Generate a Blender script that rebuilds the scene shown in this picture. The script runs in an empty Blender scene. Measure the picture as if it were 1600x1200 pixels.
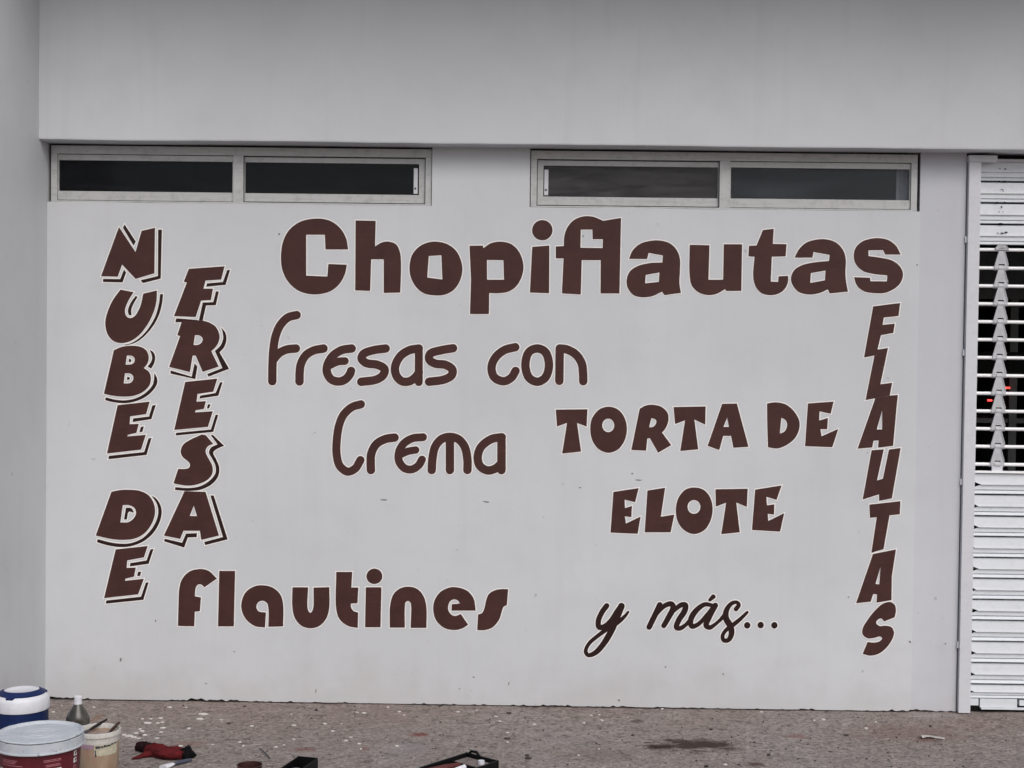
import bpy, bmesh, math, random
from mathutils import Vector, Matrix, noise
from mathutils.geometry import tessellate_polygon, delaunay_2d_cdt

rnd = random.Random(7)
scene = bpy.context.scene
COL = scene.collection

# ------------------------------------------------------------------ camera
FPX = 2150.0                                   # focal length in pixels of a 1600 px wide picture
PSI, PHI, ROLL = 0.00948, 0.02322, 0.01239     # a touch left, a touch down, slight tilt
CAM = Vector((0.0, -6.72, 1.741))
FW = Vector((-math.sin(PSI) * math.cos(PHI), math.cos(PSI) * math.cos(PHI), -math.sin(PHI)))
_r0 = FW.cross(Vector((0, 0, 1))).normalized()
_u0 = _r0.cross(FW)
RT = _r0 * math.cos(ROLL) + _u0 * math.sin(ROLL)
UP = _u0 * math.cos(ROLL) - _r0 * math.sin(ROLL)
cd = bpy.data.cameras.new('camera')
cd.sensor_width = 36.0
cd.lens = FPX / 1600.0 * 36.0
cd.clip_start = 0.05
cd.clip_end = 2000
co = bpy.data.objects.new('camera', cd)
COL.objects.link(co)
m = Matrix((RT, UP, -FW)).transposed().to_4x4()
m.translation = CAM
co.matrix_world = m
scene.camera = co

# ------------------------------------------------------------------ sky, sun, exposure
SUN_EL, SUN_AZ = math.radians(46), math.radians(156)      # soft high light from the street side
w = bpy.data.worlds.new('World')
scene.world = w
w.use_nodes = True
nt = w.node_tree
nt.nodes.clear()
wo = nt.nodes.new('ShaderNodeOutputWorld')
bg = nt.nodes.new('ShaderNodeBackground')
sk = nt.nodes.new('ShaderNodeTexSky')
sk.sky_type = 'NISHITA'
sk.sun_disc = False
sk.sun_elevation = SUN_EL
sk.sun_rotation = SUN_AZ
sk.air_density = 1.0
sk.dust_density = 4.0
hs = nt.nodes.new('ShaderNodeHueSaturation')               # overcast: the cloud layer takes most of the blue out
hs.inputs['Saturation'].default_value = 0.60
nt.links.new(sk.outputs[0], hs.inputs['Color'])
nt.links.new(hs.outputs[0], bg.inputs[0])
bg.inputs[1].default_value = 0.10
nt.links.new(bg.outputs[0], wo.inputs[0])
sd = bpy.data.lights.new('sun', 'SUN')
sd.energy = 1.0
sd.angle = math.radians(50)
sd.color = (1.0, 0.98, 0.96)
so = bpy.data.objects.new('sun', sd)
COL.objects.link(so)
sdir = Vector((math.sin(SUN_AZ) * math.cos(SUN_EL), math.cos(SUN_AZ) * math.cos(SUN_EL), math.sin(SUN_EL)))
so.rotation_euler = sdir.to_track_quat('Z', 'Y').to_euler()
so.location = (0, -6, 9)
scene.view_settings.view_transform = 'Standard'
scene.view_settings.look = 'None'
scene.view_settings.exposure = 0.33
scene.view_settings.gamma = 1.0
scene.render.engine = 'CYCLES'
scene.cycles.max_bounces = 6
scene.cycles.diffuse_bounces = 3
scene.cycles.glossy_bounces = 2
scene.cycles.transparent_max_bounces = 6
scene.render.resolution_x = 1024
scene.render.resolution_y = 768


# ------------------------------------------------------------------ geometry helpers
def ray(px, py):
    return FW * FPX + RT * (px - 800.0) - UP * (py - 600.0)


def on_wall(px, py, Y=0.0):
    """point of an upright plane y = Y that the photograph shows at a pixel"""
    d = ray(px, py)
    return CAM + d * ((Y - CAM.y) / d.y)


def on_level(px, py, Z=0.0):
    d = ray(px, py)
    return CAM + d * ((Z - CAM.z) / d.z)


def link(name, me, mat, parent=None, smooth=False):
    ob = bpy.data.objects.new(name, me)
    COL.objects.link(ob)
    if mat is not None:
        me.materials.append(mat)
    if parent is not None:
        ob.parent = parent
    if smooth:
        for p in me.polygons:
            p.use_smooth = True
        me.set_sharp_from_angle(angle=0.75)
    return ob


def obj(name, bm, mat, parent=None, smooth=False, normals=True):
    me = bpy.data.meshes.new(name)
    if normals:
        bmesh.ops.recalc_face_normals(bm, faces=bm.faces[:])
    bm.to_mesh(me)
    bm.free()
    return link(name, me, mat, parent, smooth)


def empty(name, loc=(0, 0, 0), rz=0.0):
    e = bpy.data.objects.new(name, None)
    COL.objects.link(e)
    e.location = loc
    e.rotation_euler = (0, 0, rz)
    e.empty_display_size = 0.1
    return e


def tag(o, label=None, cat=None, group=None, kind=None):
    if label:
        o['label'] = label
    if cat:
        o['category'] = cat
    if group:
        o['group'] = group
    if kind:
        o['kind'] = kind
    return o


def box(bm, x0, x1, y0, y1, z0, z1, bev=0.0):
    vs = [bm.verts.new(p) for p in ((x0, y0, z0), (x1, y0, z0), (x1, y1, z0), (x0, y1, z0),
                                    (x0, y0, z1), (x1, y0, z1), (x1, y1, z1), (x0, y1, z1))]
    fs = [bm.faces.new([vs[i] for i in q]) for q in
          ((3, 2, 1, 0), (4, 5, 6, 7), (0, 1, 5, 4), (1, 2, 6, 5), (2, 3, 7, 6), (3, 0, 4, 7))]
    if bev:
        es = list({e for f in fs for e in f.edges})
        bmesh.ops.bevel(bm, geom=es, offset=bev, segments=2, affect='EDGES', profile=0.6)
    return vs


def boxes(name, rects, mat, parent, bev=0.0):
    bm = bmesh.new()
    for r in rects:
        box(bm, *r, bev=bev)
    return obj(name, bm, mat, parent)


def lathe(bm, prof, n=48, cx=0.0, cy=0.0, a0=0.0, a1=2 * math.pi):
    full = abs(a1 - a0 - 2 * math.pi) < 1e-6
    k = n if full else n + 1
    rings = []
    for r, z in prof:
        if r < 1e-6:
            rings.append([bm.verts.new((cx, cy, z))] * k)
        else:
            rings.append([bm.verts.new((cx + r * math.cos(a0 + (a1 - a0) * i / n),
                                        cy + r * math.sin(a0 + (a1 - a0) * i / n), z)) for i in range(k)])
    for a, b in zip(rings, rings[1:]):
        for i in range(n):
            j = (i + 1) % k
            q = []
            for v in (a[i], a[j], b[j], b[i]):
                if v not in q:
                    q.append(v)
            if len(q) > 2:
                try:
                    bm.faces.new(q)
                except ValueError:
                    pass


def tube(bm, pts, rads, n=10, caps=True, squash=1.0):
    rings = []
    pts = [Vector(p) for p in pts]
    for i, p in enumerate(pts):
        t = (pts[min(i + 1, len(pts) - 1)] - pts[max(i - 1, 0)]).normalized()
        ref = Vector((0, 0, 1)) if abs(t.z) < 0.9 else Vector((1, 0, 0))
        s = t.cross(ref).normalized()
        u = s.cross(t)
        r = rads[i] if isinstance(rads, (list, tuple)) else rads
        rings.append([bm.verts.new(p + (s * math.cos(a) + u * math.sin(a) * squash) * r)
                      for a in (2 * math.pi * k / n for k in range(n))])
    for a, b in zip(rings, rings[1:]):
        for k in range(n):
            bm.faces.new((a[k], a[(k + 1) % n], b[(k + 1) % n], b[k]))
    if caps:
        bm.faces.new(rings[0][::-1])
        bm.faces.new(rings[-1])


# ------------------------------------------------------------------ materials
class Mat:
    def __init__(self, name, rough=0.6, spec=0.3, metal=0.0):
        self.m = bpy.data.materials.new(name)
        self.m.use_nodes = True
        self.t = self.m.node_tree
        self.n = self.t.nodes
        self.b = self.n['Principled BSDF']
        self.b.inputs['Roughness'].default_value = rough
        self.b.inputs['Specular IOR Level'].default_value = spec
        self.b.inputs['Metallic'].default_value = metal

    def new(self, k, **kw):
        x = self.n.new(k)
        for a, v in kw.items():
            setattr(x, a, v)
        return x

    def put(self, sock, v):
        if isinstance(v, bpy.types.NodeSocket):
            self.t.links.new(v, sock)
        elif isinstance(v, (tuple, list)) and len(v) == 3 and sock.type == 'RGBA':
            sock.default_value = (*v, 1)
        else:
            sock.default_value = v

    def pos(self):
        return self.new('ShaderNodeNewGeometry').outputs['Position']

    def noise(self, scale, detail=4, rough=0.55, vec=None, dist=0.0):
        x = self.new('ShaderNodeTexNoise')
        x.inputs['Scale'].default_value = scale
        x.inputs['Detail'].default_value = detail
        x.inputs['Roughness'].default_value = rough
        x.inputs['Distortion'].default_value = dist
        self.put(x.inputs['Vector'], vec if vec is not None else self.pos())
        return x.outputs['Fac']

    def vscale(self, v, s):
        x = self.new('ShaderNodeVectorMath', operation='MULTIPLY')
        self.put(x.inputs[0], v)
        x.inputs[1].default_value = s
        return x.outputs[0]

    def ramp(self, fac, lo, hi, a=0.0, b=1.0, smooth=False):
        x = self.new('ShaderNodeMapRange')
        if smooth:
            x.interpolation_type = 'SMOOTHSTEP'
        self.put(x.inputs[0], fac)
        for i, v in zip((1, 2, 3, 4), (lo, hi, a, b)):
            x.inputs[i].default_value = v
        return x.outputs[0]

    def mul(self, a, b, op='MULTIPLY'):
        x = self.new('ShaderNodeMath', operation=op)
        self.put(x.inputs[0], a)
        self.put(x.inputs[1], b)
        return x.outputs[0]

    def mix(self, fac, a, b, mode='MIX'):
        x = self.new('ShaderNodeMix', data_type='RGBA', blend_type=mode)
        self.put(x.inputs[0], fac)
        self.put(x.inputs[6], a)
        self.put(x.inputs[7], b)
        return x.outputs[2]

    def color(self, v):
        self.put(self.b.inputs['Base Color'], v)

    def bump(self, h, strength=0.3, dist=0.01):
        x = self.new('ShaderNodeBump')
        x.inputs['Strength'].default_value = strength
        x.inputs['Distance'].default_value = dist
        self.put(x.inputs['Height'], h)
        prev = self.b.inputs['Normal'].links
        if prev:
            self.t.links.new(prev[0].from_socket, x.inputs['Normal'])
        self.t.links.new(x.outputs[0], self.b.inputs['Normal'])


def plain(name, c, rough=0.5, spec=0.3, metal=0.0, var=0.12, scale=30.0, bump=0.0):
    k = Mat(name, rough, spec, metal)
    n = k.noise(scale, 4)
    k.color(k.mix(k.ramp(n, 0.3, 0.7), tuple(x * (1 - var) for x in c), tuple(min(1, x * (1 + var)) for x in c)))
    if bump:
        k.bump(k.noise(scale * 6, 3), bump, 0.002)
    return k.m


def wall_paint(name, c, specks=True, wave=0.25, drip=0.08):
    k = Mat(name, 0.62, 0.25)
    P = k.pos()
    big = k.noise(0.9, 3, 0.5)
    mid = k.noise(5.0, 3, 0.6)
    streak = k.noise(1.0, 3, 0.6, k.vscale(P, (9.0, 9.0, 0.5)))
    col = k.mix(k.ramp(big, 0.3, 0.7), tuple(x * 0.935 for x in c), tuple(x * 1.035 for x in c))
    col = k.mix(k.mul(k.ramp(mid, 0.48, 0.72), 0.24), col, tuple(x * 0.84 for x in c))
    col = k.mix(k.mul(k.ramp(streak, 0.54, 0.8), drip), col, (0.33, 0.315, 0.30))
    if specks:
        sp = k.noise(23.0, 2, 0.5)
        col = k.mix(k.mul(k.ramp(sp, 0.735, 0.78), 0.42), col, (0.20, 0.18, 0.17))
        sx = k.new('ShaderNodeSeparateXYZ')
        k.put(sx.inputs[0], P)
        low = k.ramp(k.mul(sx.outputs[2], k.mul(k.ramp(k.noise(3.5, 3, 0.65), 0.3, 0.7), 0.30), 'SUBTRACT'),
                     -0.20, 0.12, 1.0, 0.0, True)
        col = k.mix(k.mul(low, 0.20), col, (0.36, 0.31, 0.275))
    k.color(col)
    hgt = k.mul(k.mul(k.noise(2.3, 2), wave * 0.02), k.mul(k.noise(42.0, 3, 0.65), 0.0005), 'ADD')
    k.bump(k.mul(hgt, k.mul(k.noise(1.0, 2, 0.6, k.vscale(P, (9, 9, 60))), 0.0002), 'ADD'), 1.0, 1.0)
    return k.m


WALLC = (0.562, 0.579, 0.607)
M = {}
M['wall'] = wall_paint('white_wall_paint', WALLC)
M['beam'] = wall_paint('white_beam_paint', WALLC, specks=False, wave=0.35, drip=0.17)
M['pier'] = wall_paint('grey_white_pier_paint', (0.530, 0.543, 0.585), specks=True)
M['grime_shade'] = plain('dark_grime_shade', (0.022, 0.018, 0.016), 0.95, 0.1)  # dark joint dirt; also puts crease shade into the lid groove
M['outline'] = plain('pale_outline_halo', (0.81, 0.785, 0.775), 0.6, 0.2, var=0.03)  # pale letter rim, partly painted outline, partly a sharpening halo put into colour


def letter_paint():
    k = Mat('brown_letter_paint', 0.55, 0.22)
    n = k.noise(9.0, 5, 0.6)
    s = k.noise(1.0, 5, 0.6, k.vscale(k.pos(), (14, 14, 70)))
    col = k.mix(k.ramp(n, 0.3, 0.7), (0.046, 0.0185, 0.0165), (0.064, 0.0255, 0.0225))
    col = k.mix(k.mul(k.ramp(s, 0.55, 0.8), 0.55), col, (0.088, 0.036, 0.030))
    k.color(col)
    k.bump(k.noise(1.0, 4, 0.6, k.vscale(k.pos(), (18, 18, 90))), 0.12, 0.002)
    return k.m


M['letter'] = letter_paint()
M['shadow_paint'] = plain('dark_brown_letter_paint', (0.022, 0.009, 0.0085), 0.5, 0.2, var=0.1)


def alum(name, c, dirt=0.5):
    k = Mat(name, 0.45, 0.4)
    n = k.noise(26, 6, 0.65)
    s = k.noise(1.0, 5, 0.6, k.vscale(k.pos(), (4, 40, 90)))
    col = k.mix(k.mul(k.ramp(n, 0.5, 0.72), dirt), c, tuple(x * 0.45 for x in c))
    col = k.mix(k.mul(k.ramp(s, 0.5, 0.75), dirt), col, tuple(x * 0.6 for x in c))
    k.color(col)
    k.bump(n, 0.1, 0.002)
    return k.m


M['alum'] = alum('weathered_window_frame', (0.47, 0.478, 0.482), 0.42)
M['shutter'] = alum('white_shutter_enamel', (0.66, 0.69, 0.73), 0.16)
M['rod'] = alum('white_grille_enamel', (0.90, 0.91, 0.93), 0.06)
M['rail'] = alum('grey_white_rail_enamel', (0.60, 0.61, 0.65), 0.12)
M['black'] = plain('black_plastic', (0.004, 0.004, 0.0045), 0.5, 0.18)
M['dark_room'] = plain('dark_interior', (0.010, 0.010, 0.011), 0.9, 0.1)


def glass(name, tint, dust, dustcol, smear=False, refl=0.55):
    k = Mat(name)
    k.n.remove(k.b)
    out = k.n['Material Output']
    tr = k.new('ShaderNodeBsdfTransparent')
    tr.inputs[0].default_value = (*tint, 1)
    gl = k.new('ShaderNodeBsdfGlossy')
    gl.inputs['Roughness'].default_value = 0.12
    gl.inputs[0].default_value = (0.75, 0.78, 0.82, 1)
    fr = k.new('ShaderNodeFresnel')
    fr.inputs[0].default_value = 1.42
    mx = k.new('ShaderNodeMixShader')
    k.put(mx.inputs[0], k.mul(fr.outputs[0], refl))
    k.put(mx.inputs[1], tr.outputs[0])
    k.put(mx.inputs[2], gl.outputs[0])
    df = k.new('ShaderNodeBsdfDiffuse')
    df.inputs[0].default_value = (*dustcol, 1)
    n = k.noise(1.0, 5, 0.6, k.vscale(k.pos(), (2.5, 2.5, 14.0)), 1.6 if smear else 0.3)
    mx2 = k.new('ShaderNodeMixShader')
    k.put(mx2.inputs[0], k.ramp(n, 0.35, 0.75, dust * 0.35, dust))
    k.put(mx2.inputs[1], mx.outputs[0])
    k.put(mx2.inputs[2], df.outputs[0])
    k.t.links.new(mx2.outputs[0], out.inputs[0])
    return k.m


M['glass_dark'] = glass('dark_window_glass', (0.30, 0.31, 0.33), 0.035, (0.26, 0.28, 0.31), True, 0.52)
M['glass_smear'] = glass('smeared_window_glass', (0.30, 0.31, 0.33), 0.22, (0.34, 0.33, 0.34), True, 0.5)
M['glass_blue'] = glass('bluish_window_glass', (0.70, 0.71, 0.74), 0.14, (0.24, 0.26, 0.30), False, 0.5)

# the ground's stains, each where it lies: (pixel centre, half size in pixels, colour, strength)
STAINS = [((1085, 1164), (72, 11), (0.045, 0.030, 0.026), 0.95, 1.0), ((1030, 1168), (24, 5), (0.035, 0.024, 0.02), 0.9, 0.8),
          ((655, 1148), (17, 4), (0.14, 0.030, 0.026), 0.75, 0.7), ((1245, 1151), (17, 4), (0.17, 0.05, 0.045), 0.5, 0.7),
          ((1420, 1145), (95, 14), (0.19, 0.125, 0.115), 0.5, 0.9), ((1180, 1194), (17, 4), (0.06, 0.03, 0.028), 0.8, 0.8),
          ((996, 1127), (11, 3), (0.06, 0.045, 0.04), 0.7, 0.7), ((475, 1171), (22, 4), (0.17, 0.06, 0.055), 0.55, 0.8),
          ((570, 1170), (10, 4), (0.17, 0.06, 0.055), 0.5, 0.7), ((150, 1122), (9, 7), (0.22, 0.11, 0.055), 0.5, 0.7),
          ((572, 1190), (9, 2.5), (0.08, 0.05, 0.04), 0.6, 0.6), ((290, 1162), (36, 5), (0.22, 0.10, 0.09), 0.35, 0.9),
          ((1460, 1118), (50, 5), (0.36, 0.34, 0.33), 0.5, 0.9), ((1448, 1156), (22, 4), (0.12, 0.03, 0.03), 0.5, 0.7),
          ((640, 1170), (30, 14), (0.23, 0.22, 0.225), 0.4, 1.0), ((330, 1120), (40, 6), (0.30, 0.27, 0.26), 0.5, 1.2),
          ((930, 1178), (60, 10), (0.15, 0.11, 0.10), 0.4, 1.0)]


def ground_mat():
    k = Mat('rough_concrete_ground', 0.9, 0.12)
    P = k.pos()
    sx = k.new('ShaderNodeSeparateXYZ')
    k.put(sx.inputs[0], P)
    n1 = k.noise(1.1, 4, 0.6)
    n2 = k.noise(10.0, 4, 0.68)
    n3 = k.noise(50.0, 3, 0.7)
    n4 = k.noise(21.0, 4, 0.75)
    col = k.mix(k.ramp(n1, 0.32, 0.68), (0.242, 0.203, 0.188), (0.284, 0.260, 0.251))
    col = k.mix(k.mul(k.ramp(sx.outputs[1], -0.75, -0.05, 0, 1, True), k.ramp(n1, 0.62, 0.35, 0.25, 0.75)), col, (0.264, 0.200, 0.177))
    col = k.mix(k.mul(k.ramp(n2, 0.44, 0.74), 0.55), col, (0.165, 0.142, 0.134))
    col = k.mix(k.mul(k.ramp(n2, 0.50, 0.24), 0.5), col, (0.352, 0.319, 0.301))
    col = k.mix(k.mul(k.ramp(n3, 0.51, 0.59), 0.52), col, (0.105, 0.090, 0.085))
    col = k.mix(k.mul(k.ramp(n3, 0.43, 0.34), 0.42), col, (0.462, 0.422, 0.401))
    col = k.mix(k.mul(k.ramp(n4, 0.55, 0.63), 0.70), col, (0.093, 0.080, 0.075))
    col = k.mix(k.mul(k.ramp(n4, 0.42, 0.32), 0.38), col, (0.407, 0.373, 0.354))
    for (c, s, rgb, amt, rag) in STAINS:
        a = on_level(c[0], c[1])
        hx = (on_level(c[0] + s[0], c[1]) - a).length
        hy = (on_level(c[0], c[1] + s[1]) - a).length
        d = k.new('ShaderNodeVectorMath', operation='SUBTRACT')
        k.put(d.inputs[0], P)
        d.inputs[1].default_value = a
        q = k.vscale(d.outputs[0], (1 / hx, 1 / hy, 0))
        ln = k.new('ShaderNodeVectorMath', operation='LENGTH')
        k.put(ln.inputs[0], q)
        wob = k.mul(k.mul(k.noise(1.1, 4, 0.72, k.vscale(d.outputs[0], (1 / hx * 1.3, 1 / hy * 1.3, 0)), 1.2), 0.5, 'SUBTRACT'), 3.4 * rag)
        mask = k.ramp(k.mul(ln.outputs['Value'], wob, 'ADD'), 1.15, 0.35, 0, amt, True)
        col = k.mix(mask, col, rgb)
    k.color(col)
    hgt = k.mul(k.mul(n2, 0.020), k.mul(n4, 0.020), 'ADD')
    k.bump(k.mul(hgt, k.mul(n3, 0.006), 'ADD'), 1.0, 1.0)
    return k.m


M['ground'] = ground_mat()

# ------------------------------------------------------------------ the setting: ground
ZF = 0.0
bm = bmesh.new()
xs = [-300, -40, -8] + [-4 + 0.08 * i for i in range(101)] + [8, 40, 300]
ys = [-300, -40, -9] + [-2.4 + 0.05 * i for i in range(53)] + [1.0, 6, 40, 300]
V = {}
for i, x in enumerate(xs):
    for j, y in enumerate(ys):
        z = 0.0
        if -4 <= x <= 4 and -2.4 <= y <= 0.25:
            z = 0.004 * noise.noise(Vector((x * 2.2, y * 3.0, 1.0))) + 0.003 * noise.noise(Vector((x * 9, y * 9, 4.0)))
        V[i, j] = bm.verts.new((x, y, z))
for i in range(len(xs) - 1):
    for j in range(len(ys) - 1):
        bm.faces.new((V[i, j], V[i + 1, j], V[i + 1, j + 1], V[i, j + 1]))
tag(obj('ground', bm, M['ground'], smooth=True), kind='structure')


def gz(x, y):
    return 0.004 * noise.noise(Vector((x * 2.2, y * 3.0, 1.0))) + 0.003 * noise.noise(Vector((x * 9, y * 9, 4.0)))


# ------------------------------------------------------------------ the shop building
bld = empty('shop_building', (0, 0, 0))
tag(bld, 'white painted shop front with brown lettering, two strip windows and a rolling shutter', 'building')
XL = -2.345                                       # inner face of the return wall
XP = (on_wall(1437.5, 330).x + on_wall(1424, 1110).x) / 2          # seam of painted panel and pier
XG = (on_wall(1511.6, 300).x + on_wall(1494, 1100).x) / 2          # joint of pier and shutter rail
ZS = 2.4475                                       # sill of the strip windows
ZT = 2.7245                                       # head of the strip windows
ZB = 2.733                                        # underside of the beam
YB = -0.12                                        # face of the beam
ZR = 3.78                                         # underside of the canopy
XEND = 5.2
W1 = (on_wall(77, 280).x, on_wall(675, 280).x)
W2 = (on_wall(828, 285).x, on_wall(1435.5, 285).x)

# main wall panel: ragged at the foot, notched for the two windows
bm = bmesh.new()


def slab(bm, top, bottom, y0, y1):
    """vertical slab between two polylines (x,z) with the same x stations"""
    f = [[bm.verts.new((x, y, z)) for x, z in line] for y in (y0, y1) for line in (top, bottom)]
    tf, bf, tb, bb = f
    for i in range(len(top) - 1):
        bm.faces.new((bf[i], bf[i + 1], tf[i + 1], tf[i]))
        bm.faces.new((bb[i + 1], bb[i], tb[i], tb[i + 1]))
        bm.faces.new((tf[i], tf[i + 1], tb[i + 1], tb[i]))
        bm.faces.new((bf[i + 1], bf[i], bb[i], bb[i + 1]))
    bm.faces.new((bf[0], tf[0], tb[0], bb[0]))
    bm.faces.new((tf[-1], bf[-1], bb[-1], tb[-1]))


def ragged(x):
    a = noise.noise(Vector((x * 2.3, 7.0, 0))) * 0.9 + noise.noise(Vector((x * 9.0, 2.0, 0))) * 0.7 \
        + noise.noise(Vector((x * 41.0, 5.0, 0))) * 0.8
    g = 0.006 + 0.013 * max(0.0, a)
    if x < XL + 0.16:
        g += 0.014 * (1 - (x - XL) / 0.16) * (0.6 + 0.8 * noise.noise(Vector((x * 60, 0, 3))))
    return g


NX = 420
sx_ = [XL + (XP - XL) * i / NX for i in range(NX + 1)]
top_, bot_ = [], []
for x in sorted(sx_ + [W1[1], W1[1] + 1e-5, W2[0] - 1e-5, W2[0]]):
    inner = W1[1] < x < W2[0]
    top_.append((x, ZB + 0.02 if inner else ZS + 0.0015 * noise.noise(Vector((x * 3, 0, 9)))))
    bot_.append((x, ragged(x)))
slab(bm, top_, bot_, 0.0, 0.14)
obj('wall', bm, M['wall'], bld)
bm = bmesh.new()
px_ = [XP + (XG - XP) * i / 20 for i in range(21)]
slab(bm, [(x, ZB + 0.02) for x in px_], [(x, ragged(x) * 0.7) for x in px_], 0.013, 0.14)
obj('pier', bm, M['pier'], bld)
boxes('joint', [(XL, XG + 0.02, 0.045, 0.15, -0.02, 0.055)], M['grime_shade'], bld)
# return wall on the left
bm = bmesh.new()
yy = [-1.0 + 1.2 * i / 60 for i in range(61)]
bo = [bm.verts.new((XL, y, 0.004 + 0.006 * max(0, noise.noise(Vector((y * 9, 1, 1)))))) for y in yy]
to = [bm.verts.new((XL, y, ZR + 0.1)) for y in yy]
bo2 = [bm.verts.new((XL - 0.2, y, 0.004)) for y in yy]
to2 = [bm.verts.new((XL - 0.2, y, ZR + 0.1)) for y in yy]
for i in range(60):
    bm.faces.new((bo[i], bo[i + 1], to[i + 1], to[i]))
    bm.faces.new((bo2[i + 1], bo2[i], to2[i], to2[i + 1]))
    bm.faces.new((to[i], to[i + 1], to2[i + 1], to2[i]))
bm.faces.new((bo[0], to[0], to2[0], bo2[0]))
obj('side_wall', bm, M['wall'], bld)
# beam over the openings, its lower arris hand-plastered and slightly wavy
bm = bmesh.new()
NB = 160
prev = None
for i in range(NB + 1):
    x = XL + (XEND - XL) * i / NB
    wv = 0.004 * noise.noise(Vector((x * 1.3, 3, 0))) + 0.0015 * noise.noise(Vector((x * 6, 3, 0)))
    ring = [bm.verts.new(p) for p in ((x, 0.2, ZB + 0.004), (x, YB + 0.006, ZB + wv), (x, YB + 0.0015, ZB + wv + 0.002),
                                      (x, YB, ZB + wv + 0.008), (x, YB - 0.001, ZB + 0.4), (x, YB, ZR + 0.1), (x, 0.2, ZR + 0.1))]
    if prev:
        for k in range(7):
            bm.faces.new((prev[k], ring[k], ring[(k + 1) % 7], prev[(k + 1) % 7]))
    else:
        bm.faces.new(ring)
    prev = ring
bm.faces.new(prev[::-1])
obj('beam', bm, M['beam'], bld)
boxes('canopy', [(XL - 0.2, XEND, -0.96, 3.4, ZR + 0.101, ZR + 0.26)], M['beam'], bld)
boxes('side_wall', [(4.62, XEND, 0.02, 0.2, 0.0, ZB + 0.003)], M['pier'], bld)
# dark shop interior behind the openings
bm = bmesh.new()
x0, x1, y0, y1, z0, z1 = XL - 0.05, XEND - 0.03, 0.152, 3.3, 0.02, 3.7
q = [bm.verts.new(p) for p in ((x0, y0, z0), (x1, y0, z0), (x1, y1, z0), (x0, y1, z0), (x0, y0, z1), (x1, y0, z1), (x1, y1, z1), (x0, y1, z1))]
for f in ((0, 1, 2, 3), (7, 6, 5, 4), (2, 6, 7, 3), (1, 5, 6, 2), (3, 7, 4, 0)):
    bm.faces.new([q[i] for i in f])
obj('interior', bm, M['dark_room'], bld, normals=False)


# ------------------------------------------------------------------ strip windows
def px_x(px, py, Y):
    return on_wall(px, py, Y).x


def window(X0, X1, xm0, xm1, slide_left, g_left, g_right):
    """frame with centre post; one sash slides in front of the other"""
    F0, F1 = 0.012, 0.075
    t = 0.030
    z0, z1 = ZS, ZT
    fr = boxes('window', [(X0 + 0.004, X1 - 0.003, F0, F1, z1 - 0.040, z1), (X0 + 0.004, X0 + 0.004 + t, F0, F1, z0 + 0.009, z1 - 0.040),
                          (X1 - 0.003 - t, X1 - 0.003, F0, F1, z0 + 0.009, z1 - 0.040),
                          (X0 + 0.004, X1 - 0.003, F0 - 0.004, F1, z0 + 0.001, z0 + 0.009)], M['alum'], bld, 0.0015)
    boxes('reveal', [(X0, X1, 0.070, 0.13, z1, ZB + 0.004)], M['grime_shade'], fr)
    boxes('caulk', [(X0, X0 + 0.004, 0.018, 0.12, z0, z1)], M['grime_shade'], fr)
    boxes('caulk', [(X1 - 0.003, X1, 0.018, 0.12, z0, z1)], M['grime_shade'], fr)
    zi0, zi1 = z0 + 0.012, z1 - 0.042
    boxes('post', [(xm0, xm1, F0 - 0.002, F1 - 0.005, z0 + 0.009, z1 - 0.040)], M['alum'], fr, 0.0015)
    for side in (0, 1):
        a, b = (X0 + t + 0.004, xm0) if side == 0 else (xm1, X1 - t - 0.004)
        sl = (side == 0) == slide_left
        y0_, y1_ = (0.030, 0.052) if sl else (0.022, 0.046)
        st = 0.032 if sl else 0.004
        al = st if side == 0 else 0.006
        ar = 0.006 if side == 0 else st
        gap = 0.003 if sl else 0.0006
        s = boxes('sash', [(a + gap, b - gap, y0_, y1_, zi1 - 0.028, zi1 - gap), (a + gap, b - gap, y0_, y1_, zi0 + gap, zi0 + 0.044),
                           (a + gap, a + al, y0_, y1_, zi0 + 0.044, zi1 - 0.028), (b - ar, b - gap, y0_, y1_, zi0 + 0.044, zi1 - 0.028)],
                  M['alum'], fr, 0.001)
        boxes('pane', [(a + al - 0.003, b - ar + 0.003, 0.038, 0.042, zi0 + 0.040, zi1 - 0.025)], (g_left, g_right)[side], fr)
        if sl:
            hx = a + al + 0.004 if side == 0 else b - ar - 0.026
            boxes('handle', [(hx, hx + 0.020, 0.030, 0.0375, zi0 + 0.050, zi1 - 0.048)], M['rail'], fr, 0.002)
            boxes('latch', [(hx + 0.005, hx + 0.013, 0.0255, 0.031, zi0 + 0.072, zi0 + 0.080)], M['black'], fr, 0.001)
    return fr


fr1 = window(W1[0], W1[1], px_x(365, 285, 0.02), px_x(380.5, 285, 0.02), False, M['glass_dark'], M['glass_dark'])
fr2 = window(W2[0], W2[1], px_x(1124, 290, 0.02), px_x(1140, 290, 0.02), True, M['glass_smear'], M['glass_blue'])
# a pale folded strip added behind the last pane to make its end paler
bm = bmesh.new()
cx = on_wall(1410, 290, 0.075).x
pts = [(cx - 0.03 + 0.012 * i, 0.075 + 0.010 * math.sin(i * 2.1)) for i in range(14)]
lo = [bm.verts.new((x, y, ZS + 0.01)) for x, y in pts]
hi = [bm.verts.new((x, y, ZT + 0.01)) for x, y in pts]
for i in range(13):
    bm.faces.new((lo[i], lo[i + 1], hi[i + 1], hi[i]))
cur = obj('pale_strip', bm, plain('pale_strip_cloth', (0.8, 0.8, 0.82), 0.9, 0.1), smooth=True)
tag(cur, 'pale folded strip added behind the bluish window pane next to the pier', 'pale_strip')

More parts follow.
